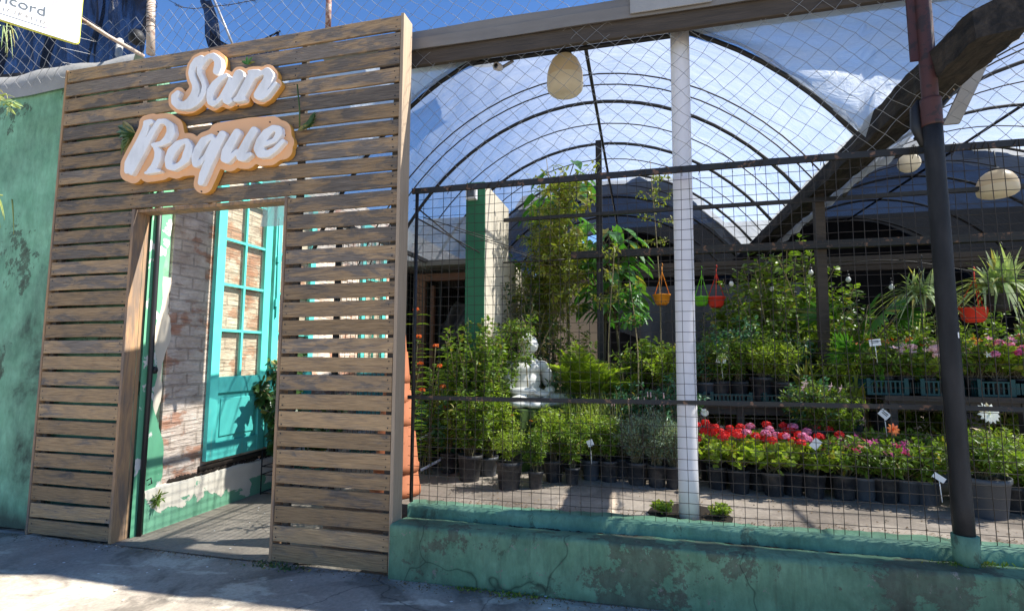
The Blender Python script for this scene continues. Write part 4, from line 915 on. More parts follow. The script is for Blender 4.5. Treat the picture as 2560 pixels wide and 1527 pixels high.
for sdd in range(3):
    g = np.random.default_rng(100+sdd)
    l, s = bush(sdd, .64, .21, 30, 62, .062, .018, NARROW, .12, .1, .9, .55); mk('feathery', [('foliage', l, 'leaf_lime'), ('stems', s, 'stem')])
    l, s = bush(10+sdd, .54, .20, 28, 60, .065, .024, LANCE, .15, .15); mk('herb', [('foliage', l, 'leaf'), ('stems', s, 'stem')])
    l, s = bush(20+sdd, .36, .16, 60, 60, .036, .0065, NARROW, .1, .0, .8, .8); sp = MB()
    for k in range(3):
        p = np.array((g.uniform(-.08, .08), g.uniform(-.08, .08), .30)); s.tube([p*.3, p, p+np.array((.01, 0, .14))], .002, 4); sp.tube([p+np.array((.01, 0, .13)), p+np.array((.012, 0, .165))], [.005, .003], 5)
    mk('lavender', [('foliage', l, 'leaf_grey'), ('stems', s, 'stem'), ('flower_spikes', sp, 'pale_pink')])
    # broad leaved low mound
    l, s = bush(30+sdd, .22, .17, 26, 14, .058, .052, ROUND, .35, .0, .8, .5, wig=.35); mk('round_mound', [('foliage', l, 'leaf_lime'), ('stems', s, 'stem')])
    l, s = bush(40+sdd, .24, .18, 30, 26, .055, .026, LANCE, .2, .15); mk('impatiens', [('foliage', l, 'leaf'), ('stems', s, 'stem')])
    l, s = bush(50+sdd, .42, .24, 34, 46, .055, .028, LANCE, .15, .2); mk('leafy', [('foliage', l, 'leaf'), ('stems', s, 'stem')])
    l, s = bush(60+sdd, .45, .24, 34, 48, .050, .026, LANCE, .15, .2); mk('leafy_dark', [('foliage', l, 'leaf_blue'), ('stems', s, 'stem')])
    l, s = bush(70+sdd, .45, .24, 34, 50, .055, .022, LANCE, .15, .1); mk('leafy_lime', [('foliage', l, 'leaf_lime'), ('stems', s, 'stem')])
    l, s = bush(80+sdd, 1.35, .38, 46, 95, .066, .040, LANCE, .12, .15, sr=.005); mk('shrub', [('foliage', l, 'leaf'), ('stems', s, 'cane')])
    l, s = bush(90+sdd, 1.30, .30, 30, 90, .055, .026, LANCE, .25, .2, sr=.006); mk('shrub_dark', [('foliage', l, 'leaf_dark'), ('stems', s, 'cane')])
    mk('striped', [('leaves', blades(sdd+5, 34, .34, .26, .026, .7), 'leaf_yel')])
    mk('spider', [('leaves', blades(sdd+15, 170, .34, .42, .020, 1.45, seg=8), 'leaf_str')])
    mk('grass', [('blades', blades(sdd+25, 420, .42, .26, .005, .55, r0=.06), 'grass_pale')])
    l, s = fronds(sdd+3, 22, .85, .55, .22, .018, 34, .55); mk('areca', [('fronds', l, 'leaf_lime'), ('stalks', s, 'leaf_yel')])
    l, s = fronds(sdd+8, 12, .55, .60, .12, .010, 40, .95); mk('fern_palm', [('fronds', l, 'leaf_dark'), ('stalks', s, 'stem')])
    l, s = MB(), MB()
    for k in range(7):
        az = k*.9+g.uniform(0, .5); d = np.array((math.cos(az), math.sin(az), .25)); e = d*.26*g.uniform(.8, 1.2)+np.array((0, 0, .42*g.uniform(.8, 1.2))); s.tube([(0, 0, 0), e*.5+np.array((0, 0, .1)), e], .004, 4)
        fan(l, e, d*np.array((1, .4, .5)), (g.normal()*.35, -1.1, .5+g.normal()*.3), .25, 22, g)
    mk('fan_palm', [('fans', l, 'leaf_bright'), ('stalks', s, 'stem')])
for sdd in range(2):        # very broad leaves of the climbing philodendron
    g = np.random.default_rng(300+sdd); l, s = MB(), MB(); s.tube([(0, 0, 0), (.05, 0, .8), (-.02, .02, 1.7), (.06, 0, 2.35)], .016, 6)
    for k in range(64):
        z = g.uniform(1.5, 2.55); az = g.uniform(0, 6.28); d = np.array((math.cos(az), math.sin(az)*.7, .25)); e = np.array((0, 0, z))+d*g.uniform(.15, .42); s.tube([(0, 0, z-.1), e], .005, 4)
        leaves(l, e, d+np.array((0, 0, -.9)), d+np.array((0, 0, .6)), g.uniform(.17, .30), g.uniform(.10, .16), HEART)
    mk('philodendron', [('broad_leaves', l, 'leaf_bright'), ('climbing_stem', s, 'stem')])
    l, s = MB(), MB()
    for k in range(12):
        p = stem_path(g, .34, 3.35, 0, .04, 9); s.tube(p, np.linspace(.009, .004, 9), 5)
        for q in range(24):
            t = g.uniform(.58, 1)*(len(p)-1); a = min(int(t), len(p)-2); c = p[a]+(p[a+1]-p[a])*(t-a); tw = rvec(g, 1)[0]*np.array((1, 1, .3)); e = c+tw*.2; s.tube([c, e], .002, 3)
            m = 11; leaves(l, c+(e-c)*g.uniform(.2, 1, (m, 1)), tw+g.normal(size=(m, 3))*.6+np.array((0, 0, -.25)), np.array((0, 0, 1.))+g.normal(size=(m, 3))*.4, g.uniform(.07, .12, m), .013, NARROW)
    mk('bamboo', [('leaves', l, 'leaf_yel'), ('canes', s, 'cane')])
ORD = ['first', 'second', 'third', 'fourth', 'fifth', 'sixth', 'seventh', 'eighth', 'ninth', 'tenth', 'eleventh', 'twelfth']
cnt = {}
def plant(name, kind, label, c, s=1.0, pot='m', group=None, cat='plant', rz=None, sz=None, flowers=None, tags=None):
    """a potted plant; c = point of its foot; s = size of the foliage; sz = extra height factor; flowers = (kind, material, count)"""
    i = cnt.get(kind, 0); cnt[kind] = i+1
    rz = rng.uniform(0, 6.28) if rz is None else rz
    t = thing(name, label, cat, tuple(c), rz, group); h = 0; t.rotation_euler = (rng.uniform(-.035, .035), rng.uniform(-.035, .035), rz); s *= rng.uniform(.90, 1.12)
    if pot:
        if pot == 'm' and rng.random() < .22: pot = ['mg', 'mw'][int(rng.integers(0, 2))]
        pm, sm_ = POTS[pot]; o = bpy.data.objects.new('pot', pm); COL.objects.link(o); o.parent = t; q = bpy.data.objects.new('soil', sm_); COL.objects.link(q); q.parent = o; h = POTD[pot]*.9
    V = KIND[kind]; pr = V[i % len(V)]
    for n, me in pr:
        o = bpy.data.objects.new(n, me); COL.objects.link(o); o.parent = t; o.location = (0, 0, h); o.scale = (s, s, s*(sz or 1))
    if flowers:
        fk, fm, n, zf, rf = flowers; g = np.random.default_rng(900+len(bpy.data.objects))
        for k in range(n):
            mb = MB(); az = g.uniform(0, 6.28); r = rf*math.sqrt(g.uniform(.05, 1)); z = h+zf*(1-.3*(r/rf)**2)*g.uniform(.9, 1.06); e = np.array((r*math.cos(az), r*math.sin(az), z))
            if fk == 'ball': ball(g, e, g.uniform(.036, .048), 70, .019, mb)
            elif fk == 'flat': daisy(g, e, (g.normal()*.5, -.6+g.normal()*.4, .8), g.uniform(.026, .036), 5, mb, ROUND); mb2 = None
            elif fk == 'daisy': daisy(g, e, (g.normal()*.4, -.5, .8), g.uniform(.022, .030), 9, mb); ball(g, e, .008, 8, .01, mb)
            elif fk == 'trumpet': daisy(g, e, (g.normal()*.5, -.9, .3), g.uniform(.034, .045), 5, mb, ROUND)
            fo = mb.build('flower_head', M[fm], None); fo.parent = t
            sm2 = MB().tube([(e[0]*.3, e[1]*.3, h), e*np.array((.9, .9, .85))+np.array((0, 0, .0)), e-np.array((0, 0, .01))], .0018, 4); so2 = sm2.build('flower_stalk', M['stem'], None); so2.parent = t
    return t
FZ = .36
def fp(px, y, z=FZ): q = at(px, 1000, y=y); return (q[0], y, z)
def fpy(px, py, y, z=FZ): q = at(px, py, y=y); return (q[0], y, z)
# ---------------- stacked terracotta pots beside the entrance frame
zc = .36; tx, ty = -1.83, 3.74
for k in range(7):
    r1 = .185-.019*k; h = .30-.012*k; mb = MB(); r2 = r1*.80
    mb.lathe((0, 0, 0), [(r1*.93, .0), (r1*1.03, .004), (r1*1.03, .055), (r1*.975, .062), (r2, h), (0, h)], 28)
    step = [.175, .17, .165, .16, .16, .155, .15][k]
    lab = 'terracotta pot, '+['lowest and widest', 'second from the bottom', 'third from the bottom', 'fourth from the bottom', 'third from the top', 'second from the top', 'topmost'][k]+' of the upturned stack by the entrance'
    o = bpy.data.objects.new('terracotta_pot', mb.mesh('terracotta_pot', M['terra'])); COL.objects.link(o); o.location = (tx+rng.uniform(-.006, .006), ty, zc); o.rotation_euler = (rng.uniform(-.02, .02), rng.uniform(-.02, .02), 0)
    tag(o, lab, 'flower pot', 'upturned terracotta pots stacked by the entrance'); zc += step
# ---------------- pots with ivy in a wire stand in the passage
st = thing('wire_plant_stand', 'rusty wire stand holding two terracotta pots against the passage wall', 'plant stand', (-3.52, 4.92, 0))
mb = MB(); X0_, X1_, Y0_, Y1_ = -3.76, -3.30, 4.66, 5.30
for z in (.02, .20, .28):
    mb.tube([(X0_, Y0_, z), (X1_, Y0_, z), (X1_, Y1_, z), (X0_, Y1_, z), (X0_, Y0_, z)], .006, 4)
for x in np.linspace(X0_, X1_, 5): mb.tube([(x, Y0_, .02), (x, Y1_, .02)], .004, 4); mb.tube([(x, Y0_, .20), (x, Y1_, .20)], .004, 4)
for x, y in ((X0_, Y0_), (X1_, Y0_), (X1_, Y1_), (X0_, Y1_)): mb.tube([(x, y, 0), (x, y, .44)], .006, 4)
mb.build('wire_frame', M['rail'], st)
def ivy(name, label, c, seed, H, nv):
    g = np.random.default_rng(seed); t = thing(name, label, 'plant', c, 0, 'potted ivies in the wire stand'); l, s = MB(), MB()
    for k in range(nv):
        az = g.uniform(2.2, 4.2); p = [np.array((g.uniform(-.04, .04), g.uniform(-.04, .04), .13))]; d = np.array((-.22, -.05+g.normal()*.22, 1.)); hh = H*g.uniform(.45, 1)
        while p[-1][2] < hh and len(p) < 22:
            d = norm(d+g.normal(size=3)*.35+np.array((-.05 if p[-1][0] > -.18 else .12, 0, .25))); p.append(p[-1]+d*.07)
        p = np.array(p); s.tube(p, .0035, 4); m = int(len(p)*5.5); a = g.integers(1, len(p), m); rv = rvec(g, m)
        leaves(l, p[a]+rv*.02, norm(rv+np.array((.35, -.45, -.55))), norm(np.array((.4, -.7, .7))+g.normal(size=(m, 3))*.4), g.uniform(.055, .105, m), g.uniform(.045, .085, m), HEART)
    pm, sm_ = POTS['t']; o = bpy.data.objects.new('pot', pm); COL.objects.link(o); o.parent = t; q = bpy.data.objects.new('soil', sm_); COL.objects.link(q); q.parent = o
    o.scale = (1.15, 1.15, 1.25)
    for b, n, m in ((l, 'foliage', 'leaf_dark'), (s, 'vines', 'cane')):
        q = bpy.data.objects.new(n, b.mesh(n, M[m])); COL.objects.link(q); q.parent = t
    return t
ivy('potted_ivy', 'tall ivy in a terracotta pot, climbing the turquoise door in the passage', (-3.60, 4.82, .21), 5, 1.45, 9)
ivy('potted_ivy', 'shorter ivy in a terracotta pot, nearer the right slat panel', (-3.42, 5.08, .21), 8, .8, 5)
# ---------------- left floor group: herbs 
G1 = 'green herb pots standing on the nursery floor behind the mesh'
front = [(1092, 4.52, 'm', 'feathery', 1.05), (1142, 4.28, 'l', 'herb', 1.05), (1188, 4.50, 'm', 'feathery', 1.1), (1237, 4.10, 'l', 'leafy_lime', .72), (1300, 4.16, 's', 'herb', .72), (1345, 4.42, 'm', 'feathery', .85), (1388, 4.36, 's', 'herb', .82), (1435, 4.58, 'm', 'leafy_lime', .9), (1478, 4.55, 'm', 'herb', .80)]
for i, (px, y, po, kd, s) in enumerate(front):
    col = {'feathery': 'lime feathery herb', 'herb': 'mid green leafy herb', 'leafy_lime': 'bright green broad-leaved herb'}[kd]
    plant('potted_herb', kd, f'{col}, {ORD[i]} front pot from the terracotta stack', fp(px, y), s, po, G1)
back = [(1075, 4.95), (1112, 4.85), (1152, 4.80), (1195, 4.75), (1248, 4.70), (1320, 4.75), (1375, 4.85), (1430, 5.0)]
for i, (px, y) in enumerate(back):
    kd = ['herb', 'feathery'][i % 2] if i not in (3, 4) else 'feathery'
    fl = ('daisy', 'orange', 6, .70 if i < 4 else .40, .22) if 1 <= i <= 4 else None
    plant('potted_marigold' if fl else 'potted_herb', kd, (f'tall green marigold with small orange flowers, {ORD[i-1]} of four before the statue' if fl else f'green herb pot in the second row, {ORD[i]} from the left'), fp(px, y), (1.18 if i < 4 else .76) if fl else (.7 if i == 5 else .9), 'm', G1 if not fl else 'orange marigolds before the statue', flowers=fl, sz=1.0)
for i, (px, y) in enumerate([(1048, 4.75), (1018, 4.6)]):
    plant('potted_herb', 'leafy_dark', ['dark leafy plant  nearest the terracotta stack', 'low dark plant  behind the entrance frame'][i], fp(px, y), .7, 'l', G1)
# lavenders
for i, (px, y) in enumerate([(1508, 4.72), (1545, 4.50), (1592, 4.46), (1636, 4.44), (1570, 4.80), (1618, 4.78)]):
    plant('potted_lavender', 'lavender', ('grey green lavender, '+['leftmost of the lavenders', 'second of the front lavenders', 'third of the front lavenders', 'front one nearest the white pole', 'left one in the rear lavender row', 'right one in the rear lavender row'][i]), fp(px, y), 1.15, 'm', 'grey lavenders left of the white pole')
# milkweed with orange-red heads
def milkweed(label, c, H, seed, lean):
    g = np.random.default_rng(seed); t = thing('milkweed', label, 'plant', c, 0, 'orange flowered milkweeds behind the entrance frame'); l, s = MB(), MB()
    for k in range(4):
        p = np.array([(lean*q*q*(.4+.3*k)-.03*k, .05*k*q-.1*q, H*(1-.16*k)*q) for q in np.linspace(0, 1, 10)]); s.tube(p, .005, 5)
        for q in np.linspace(.18, .97, 15):
            c_ = p[0]+(p[-1]-p[0])*q; c_ = np.array([np.interp(q, np.linspace(0, 1, 10), p[:, a]) for a in range(3)]); az = q*17+k
            for sg in (1, -1): leaves(l, c_, np.array((math.cos(az)*sg, math.sin(az)*sg, .15)), (0, 0, 1), g.uniform(.10, .15), .022, LANCE)
        f = MB(); e = p[-1]; ball(g, e+np.array((0, 0, .01)), .032, 26, .016, f, .5); o = f.build('flower_head', M['orred'], None); o.parent = t
    for b, n, m in ((l, 'foliage', 'leaf'), (s, 'stems', 'stem')):
        q = bpy.data.objects.new(n, b.mesh(n, M[m])); COL.objects.link(q); q.parent = t
milkweed('tall milkweed with orange-red flower heads right of the entrance frame', fp(1008, 4.15), 1.42, 3, .10)
milkweed('lower leaning milkweed with orange-red heads, right of the tall one', fp(1050, 4.4), 1.12, 4, .16)
plant('rose_bush', 'shrub', 'tall light green bush in front of the green wall end', fp(1148, 4.62), 1.0, None, 'tall bushes round the divider wall', 'bush')
plant('rose_bush', 'shrub', 'light green bush against the cream wall side, left of the statue', fp(1198, 4.95), 1.12, None, 'tall bushes round the divider wall', 'bush')
plant('rose_bush', 'leafy_dark', 'low dark bush at the foot of the green wall end', fp(1110, 4.75), 1.9, None, 'tall bushes round the divider wall', 'bush')
plant('dark_bush', 'shrub_dark', 'twiggy dark bush with small leaves above the statue, against the cream wall', fp(1262, 5.6), 1.40, None, 'tall bushes round the divider wall', 'bush')
plant('dark_bush', 'leafy_dark', 'glossy dark green bush right of the statue, below the yellow bamboo', fp(1335, 5.5), 2.0, None, 'tall bushes round the divider wall', 'bush')
# ---------------- statue
sc_ = fp(1284, 5.15, .33)
stt = thing('seated_statue', 'white stone statue of a cross-legged seated figure among the bushes', 'statue', sc_, R(52)); stt.scale = (1.25, 1.25, .92)
def blob(parts, name, m, vox=.012):
    bm = bmesh.new()
    for c, r, rot in parts:
        mt = Matrix.Translation(c) @ (Matrix.Rotation(rot[1], 4, rot[0]) if rot else Matrix.Identity(4)) @ Matrix.Diagonal((*r, 1)); bmesh.ops.create_icosphere(bm, subdivisions=3, radius=1, matrix=mt)
    me = bpy.data.meshes.new(name); bm.to_mesh(me); bm.free(); o = bpy.data.objects.new('tmp', me); COL.objects.link(o)
    rm = o.modifiers.new('r', 'REMESH'); rm.mode = 'VOXEL'; rm.voxel_size = vox; sm = o.modifiers.new('s', 'SMOOTH'); sm.iterations = 4; sm.factor = .5
    me2 = bpy.data.meshes.new_from_object(o.evaluated_get(bpy.context.evaluated_depsgraph_get())); bpy.data.objects.remove(o)
    me2.materials.append(M[m]); me2.polygons.foreach_set('use_smooth', [True]*len(me2.polygons)); return me2
zb = .62
B = [((0, .02, zb+.12), (.17, .14, .10), None), ((-.19, -.12, zb+.07), (.17, .085, .07), ('Z', .7)), ((.19, -.12, zb+.07), (.17, .085, .07), ('Z', -.7)), ((-.07, -.22, zb+.055), (.17, .06, .05), ('Z', .15)), ((.08, -.20, zb+.06), (.17, .06, .05), ('Z', -.2)),
     ((0, .03, zb+.28), (.135, .10, .14), None), ((0, .03, zb+.41), (.165, .10, .10), None), ((0, .035, zb+.47), (.14, .08, .06), None), ((-.165, .03, zb+.42), (.06, .065, .075), None), ((.165, .03, zb+.42), (.06, .065, .075), None),
     ((-.20, .0, zb+.31), (.048, .055, .12), ('Y', .12)), ((.20, .0, zb+.31), (.048, .055, .12), ('Y', -.12)), ((-.14, -.10, zb+.18), (.11, .042, .042), ('Z', -.75)), ((.14, -.10, zb+.18), (.11, .042, .042), ('Z', .75)), ((0, -.17, zb+.15), (.075, .045, .03), None),
     ((0, .02, zb+.55), (.05, .05, .07), None), ((0, .0, zb+.655), (.075, .085, .10), None), ((0, -.083, zb+.64), (.013, .016, .026), None), ((0, -.075, zb+.605), (.028, .014, .009), None), ((-.076, .01, zb+.64), (.012, .02, .038), None), ((.076, .01, zb+.64), (.012, .02, .038), None),
     ((0, .015, zb+.70), (.079, .085, .07), None), ((0, .02, zb+.775), (.035, .035, .035), None), ((-.03, -.078, zb+.665), (.018, .01, .008), None), ((.03, -.078, zb+.665), (.018, .01, .008), None)]
B = [(Vector(c), r, q) for c, r, q in B]
o = bpy.data.objects.new('figure', blob(B, 'figure', 'stone_white', .009)); COL.objects.link(o); o.parent = stt
mb = MB()
mb.box((-.30, -.26, .0), (.30, .22, zb+.02), .006); o = mb.build('pedestal', M['moss'], None, .02); o.parent = stt
sapling0 = True
# ---------------- grasses and green centre
for i, (px, y, s) in enumerate([(1375, 4.92, 1.55), (1425, 4.95, 1.6), (1475, 4.90, 1.45), (1345, 5.10, 1.5)]):
    plant('grass_clump', 'grass', ['straw coloured grass clump', 'middle straw coloured grass clump', 'right straw coloured grass clump', 'left straw coloured grass clump by the statue'][i]+(' behind the herbs' if i < 3 else ''), fp(px, y), s, 'm', 'pale grass clumps in the middle of the nursery', 'grass')
bed = MB(); bed.add([(-1.3+3*0, 4.95, .37)]*0, []); 
mb = MB(); n = 24; V = [(-.62, 5.45, .95)]+[(-.62+.75*math.cos(t), 5.45+.42*math.sin(t), .36) for t in np.arange(n)*2*math.pi/n]+[(-.62+.5*math.cos(t), 5.45+.28*math.sin(t), .80+.02*math.sin(5*t)) for t in np.arange(n)*2*math.pi/n]
F = [(1+i, 1+(i+1) % n, 1+n+(i+1) % n, 1+n+i) for i in range(n)]+[(0, 1+n+i, 1+n+(i+1) % n) for i in range(n)]
mb.add(V, F, True); solo(mb, 'planting_mound', M['moss'], 'low grassy earth mound in the middle of the nursery behind the herbs', 'mound', kind='structure')
for i, (px, y, s, z) in enumerate([(1368, 5.30, 1.05, .80), (1430, 5.25, 1.15, .80), (1350, 5.5, .9, .85)]):
    plant('grass_clump', 'grass', ['tall reedy grass just right of the statue', 'bright grass tuft on the mound below the palm', 'small grass tuft behind the statue knees'][i], fp(px, y, z), s, None, 'tufts on the planting mound', 'grass', sz=.85)
plant('areca_palm', 'areca', 'bright green feathery palm left of the dark inner post', fp(1428, 5.25, .78), 1.05, None, 'feathery palms in the middle', 'palm')
plant('areca_palm', 'areca', 'second feathery palm, right of the inner post near the white pole', fp(1500, 5.4, .70), .85, None, 'feathery palms in the middle', 'palm')
plant('sago_palm', 'fern_palm', 'dark stiff palm low between the feathery palm and the white pole', fp(1575, 5.3, .55), .85, 'l', None, 'palm')
plant('leafy_bush', 'shrub', 'bright leafy bush behind the feathery palm', fp(1405, 5.75, .5), .95, None, 'tall bushes round the divider wall', 'bush')
plant('leafy_bush', 'leafy_lime', 'lime leafy bush just left of the white pole', fp(1625, 5.2, .85), 1.25, 'l', 'bushes left of the white pole', 'bush')
plant('leafy_bush', 'leafy', 'green leafy bush between the orange pot and the palms', fp(1578, 5.5, .85), 1.3, 'l', 'bushes left of the white pole', 'bush')
plant('leafy_bush', 'leafy_dark', 'blue green bush low beside the white pole', fp(1630, 4.95, .42), 1.25, 'l', 'bushes left of the white pole', 'bush')
plant('leafy_bush', 'leafy_dark', 'dark bush low behind the lavenders', fp(1540, 4.98, .42), 1.15, 'l', 'bushes left of the white pole', 'bush')
plant('bamboo', 'bamboo', 'tall yellow green bamboo left of the dark inner post', fp(1335, 5.95), 1.0, None, 'tall plants behind the statue', 'bamboo')
plant('bamboo', 'bamboo', 'thinner bamboo clump reaching beside the cream wall', fp(1300, 6.3), .88, None, 'tall plants behind the statue', 'bamboo')
plant('philodendron', 'philodendron', 'climber with very broad bright leaves round the dark inner post', fp(1475, 6.15), 1.12, None, 'tall plants behind the statue', 'climber')
plant('philodendron', 'philodendron', 'broad leaved climber right of the dark inner post, drooping towards the orange hanging pot', fp(1508, 6.0), .96, None, 'tall plants behind the statue', 'climber')
plant('philodendron', 'philodendron', 'broad leaved climber left of the bamboo, darker', fp(1385, 6.6), 1.22, None, 'tall plants behind the statue', 'climber')
def sapling(label, c, H, seed, spread, L, m='leaf_yel', tpl=LANCE, nb=9, t0=.55, name='sapling'):
    g = np.random.default_rng(seed); t = thing(name, label, 'tree', c, 0); l, s = MB(), MB(); p = np.array([(.05*math.sin(q*4+seed), .04*math.sin(q*3), H*q) for q in np.linspace(0, 1, 10)]); s.tube(p, np.linspace(.010, .004, 10), 5)
    for k in range(nb):
        q = g.uniform(t0, 1); c_ = np.array([np.interp(q, np.linspace(0, 1, 10), p[:, a]) for a in range(3)]); d = rvec(g, 1)[0]*np.array((1, 1, .4))+np.array((0, 0, .3)); e = c_+d*spread*g.uniform(.4, 1); s.tube([c_, (c_+e)/2+g.normal(size=3)*.02, e], .003, 4)
        mm = 26; leaves(l, c_+(e-c_)*g.uniform(.2, 1.05, (mm, 1))+g.normal(size=(mm, 3))*.02, rvec(g, mm)+np.array((0, 0, -.4)), np.array((0, 0, 1.))+g.normal(size=(mm, 3))*.5, L*g.uniform(.6, 1.1, mm), L*.42, tpl)
    for b, n, mt in ((l, 'foliage', m), (s, 'trunk', 'cane')):
        q = bpy.data.objects.new(n, b.mesh(n, M[mt])); COL.objects.link(q); q.parent = t
sapling('dense broad tree crown of small yellow green leaves left of the dark inner post', fp(1385, 5.75), 3.05, 21, .52, .085, 'leaf_yel', nb=80, t0=.52, name='leafy_tree')
sapling('darker green tree crown between the cream wall and the inner post', fp(1325, 6.1), 2.75, 22, .45, .09, 'leaf', nb=55, t0=.5, name='leafy_tree')
sapling('fine leaved light sapling right in front of the statue head', fp(1268, 4.90), 1.36, 31, .24, .05, 'leaf', nb=22, t0=.72)
sapling('thin sapling with yellowish leaves between the inner post and the orange hanging pot', fp(1492, 5.3), 2.15, 3, .32, .06, t0=.7)
sapling('tall airy sapling with small yellow leaves reaching over the white pole top rail', fp(1600, 6.2), 3.35, 6, .42, .055, t0=.62, nb=11)
sapling('round leaved twiggy sapling left of the orange hanging pot', fp(1540, 5.05), 1.75, 12, .16, .085, 'leaf_bright', ROUND, 5, .7)
# ---------------- plants in the hole at the foot of the white pole
hm = MB().lathe((.29, 3.72, .361), [(0, 0), (.17, .0), (.24, .001), (.27, .0)], 14); solo(hm, 'planting_hole', M['soil'], 'dark planting hole at the foot of the white pole', 'hole')
for i, dx in enumerate((-.16, .20)):
    plant('weed', 'round_mound', ['small weed left of the white pole foot', 'small weed right of the white pole foot'][i], (.29+dx, 3.70+.02*i, .355), .42, None, 'weeds at the white pole foot')
# ---------------- geraniums and flowering pots along the right
G2 = 'flowering pots in the front row right of the white pole'
spec = [(1738, 4.52, 'red', 5), (1790, 4.42, 'red', 5), (1836, 4.55, 'pink', 4), (1872, 4.40, 'red', 4), (1918, 4.46, 'pink', 4), (1968, 4.42, 'red', 4), (1720, 4.80, 'red', 4), (1768, 4.80, 'red', 5), (1822, 4.82, 'pink', 4), (1880, 4.80, 'red', 5), (1940, 4.78, 'pink', 5), (1995, 4.76, 'red', 4)]
names = ['red geranium, first of the front row from the white pole', 'red geranium, second of the front row from the white pole', 'pink geranium, third of the front row from the white pole', 'red geranium, fourth of the front row from the white pole', 'pink geranium, fifth of the front row from the white pole', 'red geranium, last of the front row before the pink impatiens',
         'red geranium, leftmost of the rear row, half behind the white pole', 'red geranium, second of the rear row', 'pale pink geranium, third of the rear row', 'red geranium, fourth of the rear row', 'deep pink geranium, fifth of the rear row', 'red geranium, rightmost of the rear row']
for (px, y, c, n), nm in zip(spec, names):
    plant('potted_geranium', 'round_mound', nm, fp(px, y), 1.12, 'm', 'red and pink geraniums ', 'geranium', flowers=('ball', c, n, .33, .15))
sp2 = [(2040, 4.42, 'magenta', 10, 'flat'), (2090, 4.44, 'pink', 10, 'flat'), (2140, 4.40, 'magenta', 10, 'flat'), (2190, 4.42, 'magenta', 7, 'flat'), (2240, 4.40, 'white_p', 2, 'flat'), (2068, 4.76, 'magenta', 10, 'flat'), (2120, 4.74, 'pink', 10, 'flat'), (2178, 4.74, 'magenta', 9, 'flat'), (2235, 4.74, 'white_p', 2, 'flat')]
nm2 = ['magenta impatiens, first right of the geraniums', 'pink impatiens, second right of the geraniums', 'magenta impatiens, third right of the geraniums', 'mostly green impatiens, fourth right of the geraniums', 'green potted plant just left of the thick dark post, front row', 'magenta impatiens, leftmost in the second row', 'pink impatiens, middle of the second row', 'magenta impatiens, third in the second row', 'green potted plant left of the thick dark post, second row']
for (px, y, c, n, k), nm in zip(sp2, nm2):
    plant('potted_impatiens', 'impatiens', nm, fp(px, y), 1.18, 'm', 'impatiens pots right of the geraniums', 'flower', flowers=(k, c, n, .27, .17))
plant('potted_leafy_plant', 'impatiens', 'light green plant in a big grey pot right of the thick dark post', fp(2378, 4.18), 1.25, 'xl', 'pots right of the thick dark post')
for i, (px, y) in enumerate([(2440, 4.35), (2490, 4.30), (2410, 4.65), (2465, 4.68), (2335, 4.60)]):
    plant('potted_leafy_plant', ['leafy_lime', 'impatiens'][i % 2], 'yellow green potted plant, '+['second from the thick dark post in front', 'at the right edge in front', 'behind the big grey pot', 'at the right edge, rear row', 'half hidden by the thick dark post'][i], fp(px, y), .85, 'm', 'pots right of the thick dark post')
def gerbera(label, px, y, z, m, r=.05, n=14, nrm=(.2, -1, .35), name='gerbera'):
    g = np.random.default_rng(int(px)); c = at(px, 1000, y=y); t = thing(name, label, 'flower', (c[0], y, FZ), 0); mb = MB(); daisy(g, np.array((0, 0, z-FZ)), nrm, r, n, mb); ball(g, (0, 0, z-FZ), .012, 14, .012, mb)
    a = mb.build('flower_head', M[m], None); a.parent = t; b = MB().tube([(0, .03, 0), (.01, .02, (z-FZ)*.5), (0, .01, z-FZ)], .0035, 5).build('stalk', M['stem'], None); b.parent = t
gerbera('large cream daisy flower right of the thick dark post', 2402, 4.25, 1.02, 'white_p', .075)
gerbera('single coral flower above the impatiens left of the thick post', 2168, 4.5, .86, 'orred', .05, 9)
gerbera('white round flower head just right of the white pole', 1712, 4.7, .93, 'white_p', .035, 16, name='white_flower')
# ---------------- benches
def bench(label, x0, x1, y0, y1, z):
    t = thing('bench', label, 'bench', ((x0+x1)/2, (y0+y1)/2, FZ), group='dark benches carrying pots')
    mb = MB(); n = 6
    for k in range(n):
        a = y0+(y1-y0)*k/n; mb.box((x0, a, z-.04), (x1, a+(y1-y0)/n-.02, z), .002)
    mb.build('top', M['dark_wood'], t)
    for x in (x0+.06, (x0+x1)/2, x1-.06):
        for y in (y0+.05, y1-.05): MB().box((x-.03, y-.03, FZ), (x+.03, y+.03, z-.04)).build('leg', M['dark_wood'], t)
    MB().box((x0, y0+.03, z-.11), (x1, y0+.05, z-.04)).build('apron', M['dark_wood'], t)
bench('dark bench right of the white pole, carrying pots in teal crates', .20, 1.55, 5.15, 6.0, .98)
bench('dark bench at the right, carrying pink flowering trays', 1.95, 3.9, 4.95, 6.1, 1.08)
bench('dark rear bench deep in the middle of the nursery', .3, 2.6, 6.8, 7.5, 1.1)
